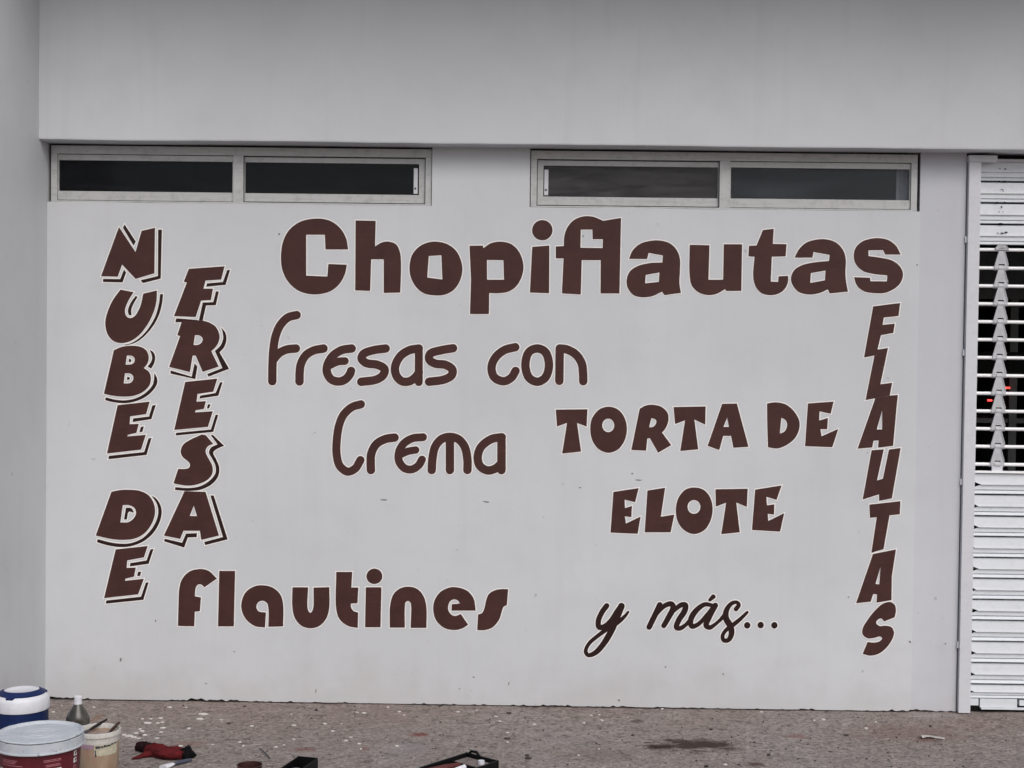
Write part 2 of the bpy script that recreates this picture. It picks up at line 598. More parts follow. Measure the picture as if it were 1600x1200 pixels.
# ------------------------------------------------------------------ rolling shutter
YS = 0.045
XR0 = (on_wall(1513.5, 300, 0.0).x + on_wall(1496, 1100, 0.0).x) / 2
XR1 = (on_wall(1532.5, 300, 0.0).x + on_wall(1514, 1100, 0.0).x) / 2
XR2 = 4.60
sh = boxes('rolling_shutter', [(XR0, XR1, -0.012, 0.12, 0.004, ZB - 0.028)], M['rail'], bld, 0.002)
boxes('guide_rail', [(XR2 - 0.062, XR2, -0.012, 0.12, 0.004, ZB - 0.028)], M['rail'], sh, 0.002)
tag(sh, label='white slatted rolling shutter with an open rod grille in its middle')
for z in (0.32, 1.12, 1.75, 2.30):
    boxes('weld', [(XG - 0.003, XR0 + 0.003, 0.002, 0.1, z, z + 0.03)], M['rail'], sh)
boxes('joint_filler', [(XG, XR0, 0.06, 0.1, 0.01, ZB - 0.03)], M['grime_shade'], sh)
boxes('lintel_bracket', [(XR0 - 0.004, XR1 + 0.075, -0.020, 0.08, ZB - 0.043, ZB - 0.012)], M['rail'], sh, 0.002)
boxes('lintel_bracket', [(XR1 + 0.08, XR2, 0.02, 0.08, ZB - 0.036, ZB - 0.024)], M['rail'], sh, 0.001)
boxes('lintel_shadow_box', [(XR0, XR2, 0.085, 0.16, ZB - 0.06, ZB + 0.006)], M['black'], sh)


def zrow(py, px=1556):
    return on_wall(px, py, YS).z


PROF = [(0.000, 0.006), (0.012, -0.004), (0.04, -0.0085), (0.30, -0.0115), (0.38, -0.0125), (0.45, -0.0137), (0.51, -0.0150), (0.535, -0.0150), (0.553, -0.0065),
        (0.58, -0.0065), (0.66, -0.0068), (0.755, -0.0070), (0.770, 0.0015), (0.795, 0.0015), (0.810, -0.0050), (0.905, -0.0175), (0.930, -0.0175), (0.942, 0.010)]


def slat_mesh(h, notch):
    bm = bmesh.new()
    L = []
    R = []
    for t, y in PROF:
        inset = 0.0
        if notch:
            inset = (notch + 0.015) * max(0.0, 1.0 - abs(t - 0.53) / 0.16)
        L.append(bm.verts.new((XR1 + 0.001 + inset, y, -t * h)))
        R.append(bm.verts.new((XR2 - 0.063, y, -t * h)))
    for i in range(len(PROF) - 1):
        bm.faces.new((L[i], L[i + 1], R[i + 1], R[i]))
    return bm


def slat(zt, zb, notch):
    o = obj('slat', slat_mesh(zt - zb, notch), M['shutter'], sh, normals=False)
    o.location = (0, YS, zt)
    return o


ups = [251.5, 285, 318.3, 351.7, 384.5]
for a, b in zip(ups, ups[1:]):
    slat(zrow(a), zrow(b), 0.0)
lows = [739, 773.3, 806.8, 838.8, 871.5, 903.9, 937.0, 969.2, 1002.4, 1035.7, 1069]
for i, (a, b) in enumerate(zip(lows, lows[1:])):
    slat(zrow(a), zrow(b), (0.030, 0.018, 0.024, 0.004, 0.028, 0.016, 0.028, 0.020, 0.022, 0.020)[i])
slat(zrow(1069.3), zrow(1069.3) - 0.068, 0.02)
bm = bmesh.new()                                   # foot rail of the shutter with its cover plates
zb0, zb1 = zrow(1105), zrow(1090.5)
box(bm, XR1 + 0.001, XR1 + 0.052, 0.028, 0.06, zb0 + 0.012, zb1)
box(bm, XR1 + 0.058, XR1 + 0.240, 0.024, 0.058, zb0 + 0.004, zb1)
for i in range(8):
    box(bm, XR1 + 0.255 + i * 0.26, XR1 + 0.50 + i * 0.26, 0.034, 0.058, zb0 + 0.012, zb1 - 0.006)
box(bm, XR1 + 0.062, XR2 - 0.065, 0.014, 0.05, zb0 - 0.004, zb0 + 0.003)
obj('foot_rail', bm, M['shutter'], sh)
boxes('foot_gap_shade', [(XR1, XR2 - 0.063, 0.036, 0.075, -0.004, zb0 + 0.012)], M['black'], sh)  # black strip puts in the shade of the gap under the foot rail
boxes('foot_gap_shade', [(XR1 + 0.001, XR2 - 0.064, 0.058, 0.07, zb0 + 0.012, zb1 + 0.02)], M['black'], sh)  # same black behind the cover plates
boxes('grille_edge', [(XR1 + 0.001, XR2 - 0.063, 0.022, 0.05, zrow(738.6), zrow(735.6))], M['rod'], sh)
rods = [390.3, 419.0, 447.0, 475.0, 503.0, 531.0, 559.0, 587.0, 614.8, 642.6, 670.2, 697.8, 725.5]
zr = [zrow(r) for r in rods]
bm = bmesh.new()
tube(bm, [(XR1 + 0.0, 0, 0), (XR2 - 0.062, 0, 0)], 0.0084, 12)
rod0 = obj('rod', bm, M['rod'], sh, smooth=True)
rod0.location = (0, YS, zr[0])
colx = on_wall(1560.5, 560, YS).x
pitch = zr[0] - zr[1]
bm = bmesh.new()                                   # one pressed link plate with its hinge barrel


def plate(bm, tri, y0, y1):
    a = [bm.verts.new((x, y0, z)) for x, z in tri]
    b = [bm.verts.new((x, y1, z)) for x, z in tri]
    bm.faces.new(a)
    bm.faces.new(b[::-1])
    n = len(tri)
    for i in range(n):
        bm.faces.new((a[i], b[i], b[(i + 1) % n], a[(i + 1) % n]))


plate(bm, [(-0.0145, pitch - 0.007), (0.0145, pitch - 0.007), (0.0330, 0.016), (0.0340, 0.004), (0.0145, 0.004), (0.0145, 0.0195), (-0.0145, 0.0195), (-0.0145, 0.004), (-0.0340, 0.004), (-0.0330, 0.016)], -0.014, -0.008)
for sg in (-1, 1):
    plate(bm, [(sg * 0.0125, pitch - 0.008), (sg * 0.0150, pitch - 0.008), (sg * 0.0335, 0.016), (sg * 0.0295, 0.016)], -0.0175, -0.0135)
for xa, xb, rr in ((-0.034, -0.0145, 0.0120), (-0.0135, 0.0135, 0.0150), (0.0145, 0.034, 0.0120)):
    tube(bm, [(xa, -0.002, 0), (xb, -0.002, 0)], rr, 12)
for zz in (0.030, 0.044, 0.058):
    box(bm, -0.010, 0.010, -0.0158, -0.0135, zz, zz + 0.004)
link0 = obj('link_plate', bm, alum('grey_link_enamel', (0.50, 0.51, 0.54), 0.2), sh)
for c in range(4):
    for i, z in enumerate(zr):
        o = link0 if (c == 0 and i == 0) else link0.copy()
        if o is not link0:
            COL.objects.link(o)
        o.location = (colx + c * 0.62, YS, z)
        o.scale = (1, 1, 0.35 if i == 0 else 1.0)
for z in zr[1:]:
    o = rod0.copy()
    COL.objects.link(o)
    o.location = (0, YS, z)
for c in range(4):
    boxes('link_foot', [(colx + c * 0.62 - 0.026, colx + c * 0.62 + 0.026, YS - 0.012, YS - 0.004, zrow(737), zr[-1])], M['rail'], sh)
# paint chipped to bare dark metal on the upper slats
bm = bmesh.new()
for (px, py, wd, hg) in ((1562, 263, 4, 1.5), (1571, 264, 3, 2.5), (1561, 283, 5, 1.6), (1570, 283, 5, 1.4), (1566, 296, 6, 1.2), (1567.5, 298.5, 2, 2.5),
                         (1558, 316.5, 5, 2.2), (1570, 316, 3, 2), (1565, 323.5, 3, 3), (1561, 331, 4, 1.5), (1567, 331, 2, 1.5), (1564, 349.5, 10, 2.0),
                         (1559, 364.5, 4, 1.6), (1566, 364.5, 6, 2.2), (1572, 363, 5, 2.5)):
    c = on_wall(px, py, YS - 0.0195)
    k = 7
    ring = [bm.verts.new((c.x + math.cos(2 * math.pi * i / k) * wd / 640 * rnd.uniform(0.7, 1.2), c.y,
                          c.z + math.sin(2 * math.pi * i / k) * hg / 640 * rnd.uniform(0.7, 1.2))) for i in range(k)]
    bm.faces.new(ring)
tag(obj('paint_chip', bm, M['black'], sh), kind='stuff')

# added dim shelving imitates reflections behind the grille; red glows imitate tail lights
cab = empty('reflection_props', (3.45, 2.2, 0.021))
tag(cab, 'added dim grey shelving and tiny red glows standing in for reflections behind the grille', 'reflection_prop')
M['dim'] = plain('dim_reflection_grey', (0.16, 0.17, 0.18), 0.4, 0.5)
for z in (0.35, 0.8, 1.30, 2.05):
    boxes('shelf', [(-1.05, 0.95, 0.01, 0.49, z, z + 0.03)], M['dim'], cab)
for x in (-1.1, -0.32, 0.95):
    boxes('post', [(x, x + 0.05, 0.0, 0.5, 0, 2.4)], M['dim'], cab)
boxes('reflection_band', [(-1.1, 1.0, -0.02, 0.02, 2.10, 2.40)], M['dim'], cab)  # grey board added for a band of reflection
k = Mat('red_reflection_glow')  # emissive red added for reflected tail lights, no lamp of the shop
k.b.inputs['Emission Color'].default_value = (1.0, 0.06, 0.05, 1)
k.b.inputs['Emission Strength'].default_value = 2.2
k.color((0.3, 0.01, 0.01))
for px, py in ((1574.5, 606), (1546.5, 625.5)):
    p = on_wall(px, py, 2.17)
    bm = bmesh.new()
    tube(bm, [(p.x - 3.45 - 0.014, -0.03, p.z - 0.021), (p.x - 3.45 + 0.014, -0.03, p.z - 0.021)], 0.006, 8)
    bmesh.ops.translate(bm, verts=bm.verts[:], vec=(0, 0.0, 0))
    obj('red_glow', bm, k.m, cab)
boxes('glow_backing', [(-1.1, 1.0, -0.026, 0.0, 1.62, 1.76)], M['black'], cab)


# ------------------------------------------------------------------ lettering: outlines traced on the wall
def parse(s):
    out = []
    for tok in s.split():
        sm = tok.endswith('~')
        v = [float(a) for a in tok.rstrip('~').split(',')]
        out.append((v[0], v[1], sm, v[2] if len(v) > 2 else None))
    return out


def catmull(P, i0, i1, n, closed):
    """points from P[i0] to P[i1] (exclusive of the last) by a centripetal Catmull-Rom spline"""
    N = len(P)

    def g(i):
        if closed:
            return P[i % N]
        return P[max(0, min(N - 1, i))]
    res = []
    for i in range(i0, i1):
        p0, p1, p2, p3 = g(i - 1), g(i), g(i + 1), g(i + 2)
        if p0 == p1:
            p0 = tuple(2 * a - b for a, b in zip(p1, p2))
        if p3 == p2:
            p3 = tuple(2 * a - b for a, b in zip(p2, p1))

        def d(a, b):
            return max(1e-4, math.hypot(a[0] - b[0], a[1] - b[1])) ** 0.5
        t0 = 0.0
        t1 = t0 + d(p0, p1)
        t2 = t1 + d(p1, p2)
        t3 = t2 + d(p2, p3)
        for k in range(n):
            t = t1 + (t2 - t1) * k / n

            def lerp(a, b, ta, tb):
                f = (t - ta) / (tb - ta)
                return tuple(x + (y - x) * f for x, y in zip(a, b))
            A1, A2, A3 = lerp(p0, p1, t0, t1), lerp(p1, p2, t1, t2), lerp(p2, p3, t2, t3)
            B1, B2 = lerp(A1, A2, t0, t2), lerp(A2, A3, t1, t3)
            res.append(lerp(B1, B2, t1, t2))
    return res


def loop_pts(s, n=6):
    P = parse(s)
    corners = [i for i, p in enumerate(P) if not p[2]]
    if not corners:
        return catmull([(p[0], p[1]) for p in P], 0, len(P), n, True)
    P = P[corners[0]:] + P[:corners[0]] + [P[corners[0]]]
    out = []
    seg = [P[0]]
    for p in P[1:]:
        seg.append(p)
        if not p[2]:
            q = [(a[0], a[1]) for a in seg]
            if len(q) == 2:
                out.append(q[0])
            else:
                out += catmull(q, 0, len(q) - 1, n, False)
            seg = [p]
    return out


def ell(cx, cy, rx, ry, n=40):
    return [(cx + rx * math.cos(2 * math.pi * i / n), cy + ry * math.sin(2 * math.pi * i / n)) for i in range(n)]


def area(P):
    return 0.5 * sum(a[0] * b[1] - b[0] * a[1] for a, b in zip(P, P[1:] + P[:1]))


def offset(P, d):
    """mitred offset of a closed loop, outward for d > 0 (inward area loops pass -d)"""
    s = 1 if area(P) > 0 else -1
    n = len(P)
    res = []
    for i in range(n):
        a, b, c = P[i - 1], P[i], P[(i + 1) % n]
        e1 = (b[0] - a[0], b[1] - a[1])
        e2 = (c[0] - b[0], c[1] - b[1])
        l1 = math.hypot(*e1) or 1e-6
        l2 = math.hypot(*e2) or 1e-6
        n1 = (e1[1] / l1 * s, -e1[0] / l1 * s)
        n2 = (e2[1] / l2 * s, -e2[0] / l2 * s)
        mx, my = n1[0] + n2[0], n1[1] + n2[1]
        k = mx * mx + my * my
        f = 2.0 / max(k, 1.0)
        res.append((b[0] + mx * d * f, b[1] + my * d * f))
    return res


def clean(P):
    out = []
    for p in P:
        if not out or math.hypot(p[0] - out[-1][0], p[1] - out[-1][1]) > 0.05:
            out.append(p)
    return out


DEPTH = [0]
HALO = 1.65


def wpt(p, Y):
    v = on_wall(p[0], p[1], Y)
    return (v.x, Y, v.z)


def fill_mesh(polys, Y, name, mat, parent):
    """polys: list of (outer, [holes]) in picture pixels, filled as one flat coat of paint"""
    bm = bmesh.new()
    for outer, holes in polys:
        loops = [outer] + holes
        flat = [p for L in loops for p in L]
        tris = tessellate_polygon([[Vector((p[0], p[1], 0)) for p in L] for L in loops])
        vs = [bm.verts.new(wpt(p, Y)) for p in flat]
        for t in tris:
            try:
                bm.faces.new([vs[i] for i in t])
            except ValueError:
                pass
    return finish_flat(bm, name, mat, parent)


def finish_flat(bm, name, mat, parent):
    for f in bm.faces:
        f.normal_update()
        if f.normal.y > 0:
            f.normal_flip()
    return obj(name, bm, mat, parent, normals=False)


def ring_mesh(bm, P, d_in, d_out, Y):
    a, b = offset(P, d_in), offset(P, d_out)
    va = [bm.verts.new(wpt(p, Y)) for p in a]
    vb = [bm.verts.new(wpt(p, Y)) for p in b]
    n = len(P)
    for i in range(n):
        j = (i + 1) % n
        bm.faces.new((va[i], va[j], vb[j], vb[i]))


def word(org, items, dark=False):
    """items: list of letters; a letter is ('p', name, [(outer,[holes])..]) or ('s', name, [strokes])"""
    bm = bmesh.new()
    todo = []
    for li, it in enumerate(items):
        o = it[-1] if isinstance(it[-1], tuple) else org
        ox, oy, sc = o

        def cv(P):
            return clean([(ox + p[0] / sc, oy + p[1] / sc) for p in P])
        DEPTH[0] += 1
        Yh = -0.0006 - 0.00004 * (li % 7)
        Yl = -0.0016 - 0.00004 * (li % 7) - (0.0004 if it[1] == 'letter' else 0.0)
        if it[0] == 'p':
            polys = []
            for outer, holes in it[2]:
                polys.append((cv(outer if isinstance(outer, list) else loop_pts(outer)),
                              [cv(h if isinstance(h, list) else loop_pts(h)) for h in holes]))
            for outer, holes in polys:
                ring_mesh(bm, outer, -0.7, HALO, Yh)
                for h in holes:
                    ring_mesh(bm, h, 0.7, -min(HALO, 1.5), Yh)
            todo.append(('p', it[1], polys, Yl))
        else:
            strokes = []
            for s in it[2]:
                strokes.append(stroke(s, ox, oy, sc))
            todo.append(('s', it[1], strokes, Yl))
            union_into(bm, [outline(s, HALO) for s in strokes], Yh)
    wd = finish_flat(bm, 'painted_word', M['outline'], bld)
    for kind, name, dat, Yl in todo:
        mat = M['letter'] if name == 'letter' and not dark else M['shadow_paint']
        if kind == 'p':
            fill_mesh(dat, Yl, name, mat, wd)
        else:
            b2 = bmesh.new()
            union_into(b2, [outline(s, 0.0) for s in dat], Yl)
            finish_flat(b2, name, mat, wd)
    return wd


def stroke(s, ox, oy, sc):
    if isinstance(s, tuple):
        s, wdef = s
    else:
        wdef = 66
    closed = s.startswith('O ')
    if closed:
        s = s[2:]
    P = parse(s)
    ws = [p[3] if p[3] is not None else wdef for p in P]
    pts3 = [(p[0], p[1], w_) for p, w_ in zip(P, ws)]
    corners = [i for i, p in enumerate(P) if not p[2]]
    if closed:
        out = catmull(pts3, 0, len(pts3), 8, True)
        out.append(out[0])
    else:
        out = []
        cuts = sorted(set([0] + corners + [len(P) - 1]))
        for a, b in zip(cuts, cuts[1:]):
            q = pts3[a:b + 1]
            out += catmull(q, 0, len(q) - 1, 8 if len(q) > 2 else 1, False)
        out.append(pts3[-1])
    return [(ox + p[0] / sc, oy + p[1] / sc, p[2] / sc / 2) for p in out]


def outline(S, extra):
    """capsules, one for each short piece of a brush stroke"""
    res = []
    for a, b in zip(S, S[1:]):
        dx, dy = b[0] - a[0], b[1] - a[1]
        l = math.hypot(dx, dy)
        if l < 1e-4:
            continue
        th = math.atan2(dy, dx)
        poly = []
        for k in range(9):
            t = th - math.pi / 2 + math.pi * k / 8
            poly.append((b[0] + (b[2] + extra) * math.cos(t), b[1] + (b[2] + extra) * math.sin(t)))
        for k in range(9):
            t = th + math.pi / 2 + math.pi * k / 8
            poly.append((a[0] + (a[2] + extra) * math.cos(t), a[1] + (a[2] + extra) * math.sin(t)))
        res.append(poly)
    return res


def union_into(bm, groups, Y):
    co_, faces = [], []
    for g_ in groups:
        for poly in g_:
            k0 = len(co_)
            jit = [(p[0] + rnd.uniform(-.01, .01), p[1] + rnd.uniform(-.01, .01)) for p in poly]
            co_ += [Vector(p) for p in jit]
            faces.append(list(range(k0, k0 + len(poly))))
    vs, es, fs, _, _, src = delaunay_2d_cdt(co_, [], faces, 0, 1e-4)
    fs = [f for f, o_ in zip(fs, src) if o_]
    bv = [bm.verts.new(wpt(v, Y)) for v in vs]
    for f in fs:
        try:
            bm.faces.new([bv[i] for i in f])
        except ValueError:
            pass


def L(*polys):
    """one letter; each argument is 'outer' or ('outer', 'hole', ...)"""
    return [(p, []) if isinstance(p, (str, list)) else (p[0], list(p[1:])) for p in polys]


A5, B5, C5, D5 = (430, 330, 5), (720, 320, 5), (960, 330, 5), (1120, 330, 5)
word(A5, [
    ('p', 'letter', L("45,365~ 60,240~ 110,145~ 200,80~ 325,57~ 430,75~ 510,135~ 555,215~ 570,298 393,298 388,183 242,183 242,503 408,510 415,412 560,418 545,490~ 500,570~ 430,625~ 310,650~ 190,625~ 100,550~ 55,455~")),
    ('p', 'letter', L("628,72 785,75 780,275 830,245~ 885,237~ 945,260~ 975,320~ 983,400~ 978,635 848,638 848,375 750,375 742,622 625,618")),
    ('p', 'letter', L(("1250,237~ 1340,255~ 1410,305~ 1450,380~ 1463,455~ 1445,540~ 1400,610~ 1330,650~ 1245,657~ 1160,640~ 1095,585~ 1055,500~ 1050,420~ 1070,340~ 1120,280~ 1180,248~", "1200,350 1298,343 1306,533 1188,518"))),
    ('p', 'letter', L(("68,320 172,318 177,338 235,300~ 320,288~ 400,310~ 460,375~ 490,475~ 475,565~ 430,640~ 365,680~ 290,690~ 222,688 220,853 72,853 80,580", "205,430 333,432 338,585 205,585")), B5),
    ('p', 'letter', L(ell(637, 198, 80, 79), "558,328 692,318 690,690 540,685"), B5),
    ('p', 'letter', L(("742,325 805,322 808,250~ 830,180~ 885,118~ 960,90~ 1030,92~ 1080,110~ 1112,125 1252,102 1240,692 1092,692 1093,432 945,432 938,700 790,692 803,418 742,418", "938,193 1028,193 1030,268 1110,268 1108,338 935,335")), B5),
    ('p', 'letter', L(("115,372 140,310~ 200,255~ 290,230~ 365,230~ 435,252~ 485,300~ 512,370~ 512,470~ 508,560~ 520,638 392,655 372,628 300,662~ 220,672~ 150,655~ 105,600~ 97,530~ 125,465~ 190,425~ 280,405~ 375,400 378,345 268,325 256,373", "245,497 352,478 348,552 240,563")), C5),
    ('p', 'letter', L("588,262 743,265 735,535 850,535 855,258 998,258 992,622 872,622 865,608 800,645~ 735,655~ 660,635~ 605,580~ 588,500~"), C5),
    ('p', 'letter', L("1160,147 1245,137 1238,255 1345,257 1338,352 1230,355 1222,550 1280,552 1282,508 1358,505 1355,560~ 1325,615~ 1270,648~ 1210,655~ 1150,640~ 1105,590~ 1085,510~ 1095,355 1047,352 1052,270 1110,268"), C5),
    ('p', 'letter', L(("608,362 640,300~ 700,245~ 790,220~ 870,222~ 940,250~ 990,310~ 1008,380~ 1005,480~ 1012,560~ 1025,628 882,642 868,610 800,640~ 720,650~ 640,630~ 592,575~ 580,520~ 605,460~ 670,420~ 760,400~ 878,388 882,340 755,318 748,362", "735,483 850,463 845,540 730,560")), D5),
    ('p', 'letter', L("1437,338 1315,338 1300,303 1185,305 1185,350 1290,365~ 1370,385~ 1430,430~ 1455,490~ 1435,560~ 1380,610~ 1310,638~ 1240,640~ 1150,625~ 1095,580~ 1072,515 1198,520 1200,547 1330,548 1332,500 1230,490~ 1140,465~ 1085,410~ 1070,345~ 1085,285~ 1130,240~ 1200,215~ 1260,210~ 1340,225~ 1400,270~"), D5),
])
E5, F5, G5 = (1240, 460, 5), (1240, 640, 5), (1240, 840, 5)
word(E5, [
    ('p', 'letter', L("622,93 833,67 820,168 705,180 695,238 790,228 780,300 683,318 655,432 646,474 550,493")),
    ('p', 'letter', L("655,431 738,418 678,702 770,690 752,789 638,811 562,825 632,478 647,475")),
    ('p', 'letter', L(("638,812 752,790 815,785 803,900 778,1183 660,1197 665,1140 625,1143 615,1195 500,1205", "693,905 692,1055 650,1055"))),
    ('p', 'letter', L("610,317 705,310 652,553 698,540 745,312 837,300 768,693 668,713 668,662 540,702"), F5),
    ('p', 'letter', L("592,742 835,715 830,818 750,825 703,1090 608,1118 650,840 597,845"), F5),
    ('p', 'letter', L(("620,128 800,92 768,300 765,488 648,508 652,443 622,440 603,500 488,513", "680,228 670,365 640,362")), G5),
    ('p', 'letter', L("708,655 790,622 800,570~ 790,525~ 755,503~ 700,515~ 640,565~ 580,640~ 540,710~ 540,755~ 575,785~ 630,783~ 675,772~ 692,785~ 675,808~ 630,820~ 578,815 540,908 600,922~ 670,905~ 730,855~ 775,785~ 785,740~ 765,700~ 720,688~ 670,690~ 645,665~ 660,640~ 685,632~"), G5),
])
H5, I5, J5 = (860, 600, 5), (1100, 600, 5), (940, 720, 5)
word(H5, [
    ('p', 'letter', L("42,200 290,197 283,332 208,303 240,527 92,543 130,303 52,332")),
    ('p', 'letter', L(("455,177~ 530,200~ 580,265~ 598,350~ 580,440~ 530,510~ 455,537~ 380,510~ 330,445~ 312,355~ 325,270~ 380,200~", ell(452, 323, 47, 53)))),
    ('p', 'letter', L(("698,192 745,168~ 805,162~ 870,180~ 915,225~ 922,285~ 900,345~ 872,380 945,477 842,537 778,423 757,425 748,520 632,515", "790,265 825,280~ 825,310~ 805,333~ 770,340"))),
    ('p', 'letter', L("962,180 1213,175 1210,317 1125,277 1155,510 1015,523 1052,283 975,313")),
    ('p', 'letter', L(("1342,155 1457,152 1548,490 1430,498 1412,405 1350,405 1320,515 1228,483", "1382,262 1395,335 1352,335"))),
])
word(I5, [
    ('p', 'letter', L(("493,152 560,143~ 640,160~ 705,215~ 745,290~ 742,360~ 705,430~ 630,485~ 570,503~ 500,493 495,330", "605,262 640,285~ 650,325~ 630,370~ 592,388"))),
    ('p', 'letter', L("812,152 1013,137 990,232 903,213 900,285 968,265 963,352 910,352 918,408 1050,350 1003,493 790,485")),
])
word(J5, [
    ('p', 'letter', L("92,243 290,213 262,323 180,303 183,370 237,352 233,440 182,433 190,490 305,435 282,570 70,560")),
    ('p', 'letter', L("358,232 497,210 463,437 568,420 540,558 337,558")),
    ('p', 'letter', L(("725,208~ 800,228~ 850,290~ 868,380~ 850,470~ 805,540~ 725,572~ 650,545~ 598,480~ 580,385~ 600,290~ 655,225~", ell(722, 360, 50, 54)))),
    ('p', 'letter', L("890,222 1142,218 1135,360 1052,325 1080,558 935,573 973,327 893,358")),
    ('p', 'letter', L("1200,225 1407,192 1367,305 1287,280 1292,348 1350,340 1347,420 1298,413 1302,470 1427,408 1395,553 1175,540")),
])
K5, L5 = (260, 870, 5), (500, 870, 5)
word(K5, [
    ('p', 'letter', L("90,540 94,400~ 102,240~ 125,170~ 180,115~ 265,95~ 330,110~ 395,170 297,238 275,218~ 250,215~ 230,240~ 222,308 270,318 262,425 222,428 218,543")),
    ('p', 'letter', L("413,110 537,110 527,543 403,543")),
    ('p', 'letter', L("750,222~ 830,240~ 890,295~ 912,370~ 912,543 797,547 797,400~ 785,360~ 750,343~ 718,355~ 703,390~ 720,425~ 778,435 770,552 690,540~ 620,485~ 587,410~ 590,340~ 625,270~ 690,230~")),
    ('p', 'letter', L("985,238 1107,238 1105,410~ 1125,438~ 1145,410~ 1150,240 1273,237 1272,400~ 1250,480~ 1195,540~ 1120,558~ 1050,535~ 1000,470~ 983,380~")),
    ('p', 'letter', L("127,118 252,118 245,240 300,240 293,362 240,365 245,400~ 265,425~ 298,435 295,555 220,540~ 155,490~ 127,410~"), L5),
    ('p', 'letter', L(ell(425, 152, 62, 60), "358,238 480,238 473,550 352,550"), L5),
    ('p', 'letter', L("545,553 548,380~ 575,290~ 630,245~ 690,233~ 755,248~ 805,300~ 830,380~ 832,555 708,555 712,385~ 705,355~ 687,345~ 670,355~ 663,390~ 663,553"), L5),
    ('p', 'letter', L("1217,420 1028,420 1030,370 1098,365 1075,340~ 1045,332~ 1015,350~ 1000,400~ 1015,440~ 1050,462~ 1100,447 1158,530 1110,560~ 1045,572~ 970,555~ 910,500~ 885,420~ 895,340~ 940,275~ 1010,240~ 1070,238~ 1150,265~ 1200,325~"), L5),
    ('p', 'letter', L("1470,253 1460,378 1435,390~ 1420,430~ 1400,490~ 1350,550~ 1290,572~ 1228,573 1235,450 1265,440~ 1285,400~ 1298,340~ 1320,290~ 1370,260~ 1420,252~"), L5),
])
SC = 20 / 3
M1, M2, M3, M4, M5 = [(130, y, SC) for y in (340, 440, 560, 680, 780)]
word(M1, [
    ('p', 'letter_shadow', L("432,72 548,250 525,292 413,105", "780,125 820,125 808,635 622,682 597,652 778,608", "208,638 385,640 425,540 447,572 410,675 205,670")),
    ('p', 'letter', L("372,97 545,358 608,138 748,105 742,580 545,638 405,488 360,615 185,610")),
    ('p', 'letter_shadow', L("545,150 568,158 525,230~ 500,300~ 505,350 480,348~ 465,310~ 490,230~", "800,130 832,130 820,240~ 780,370~ 700,500~ 600,600~ 520,645~ 440,663 420,660 500,640~ 600,575~ 690,470~ 755,350~ 790,220~"), M2),
    ('p', 'letter', L("388,83 525,110 470,200~ 435,300~ 450,360~ 490,380~ 535,360~ 580,290~ 605,220~ 625,125 768,92 765,190~ 740,300~ 680,430~ 590,550~ 500,615~ 400,640~ 310,615~ 250,540~ 230,420~ 255,310~ 310,190~"), M2),
    ('p', 'letter_shadow', L("692,708 735,740~ 750,800~ 735,860~ 708,905 670,885 705,840~ 718,790~ 705,740~", "740,952 768,1000~ 770,1060~ 730,1130~ 650,1200~ 550,1245~ 440,1265~ 330,1258~ 228,1235 235,1205 340,1230~ 450,1235~ 560,1210~ 660,1150~ 725,1070~ 738,1000~",
                            "478,800 500,815~ 495,838~ 474,836", "460,990 485,1000~ 480,1020~ 454,1022"), M2),
    ('p', 'letter', L(("318,715 400,680~ 500,668~ 600,680~ 660,720~ 683,790~ 665,860~ 630,900 685,940~ 705,1000~ 690,1080~ 620,1150~ 520,1190~ 400,1197~ 290,1185~ 215,1167 300,800", "455,770 505,772~ 535,800~ 530,840~ 505,860~ 442,865", "435,955 490,958~ 520,985~ 518,1025~ 490,1055~ 422,1060")), M2),
    ('p', 'letter_shadow', L("720,490 757,483 710,632 513,663 520,625 685,605", "602,712 632,708 617,765 585,768", "680,832 713,827 660,1005 262,1050 268,1015 635,975"), M3),
    ('p', 'letter', L("358,487 693,450 655,580 490,603 483,685 578,682 555,775 465,795 460,813 652,795 603,950 247,990"), M3),
])
word(M4, [
    ('p', 'letter_shadow', L("710,628 760,660~ 805,730~ 818,810~ 790,920~ 720,1030~ 620,1110~ 500,1155~ 390,1165~ 270,1150~ 143,1115 150,1082 280,1115~ 400,1130~ 510,1120~ 620,1070~ 710,980~ 765,880~ 782,790~ 765,710~", "445,755 500,760~ 525,805~ 480,795~ 465,815 455,878 425,878")),
    ('p', 'letter', L(("293,590 380,572~ 480,568~ 590,580~ 680,625~ 735,710~ 748,810~ 715,920~ 640,1020~ 540,1075~ 420,1090~ 290,1080~ 130,1045", "413,728 480,728~ 535,760~ 550,810~ 530,860~ 470,905~ 387,908"))),
    ('p', 'letter_shadow', L("700,523 733,517 682,673 485,700 490,665 660,638", "572,755 605,755 592,800 562,800", "653,868 682,865 627,1048 235,1088 240,1055 602,1015"), M5),
    ('p', 'letter', L("338,523 672,487 633,605 460,637 452,715 548,712 530,805 440,828 437,850 632,828 573,990 217,1030"), M5),
])
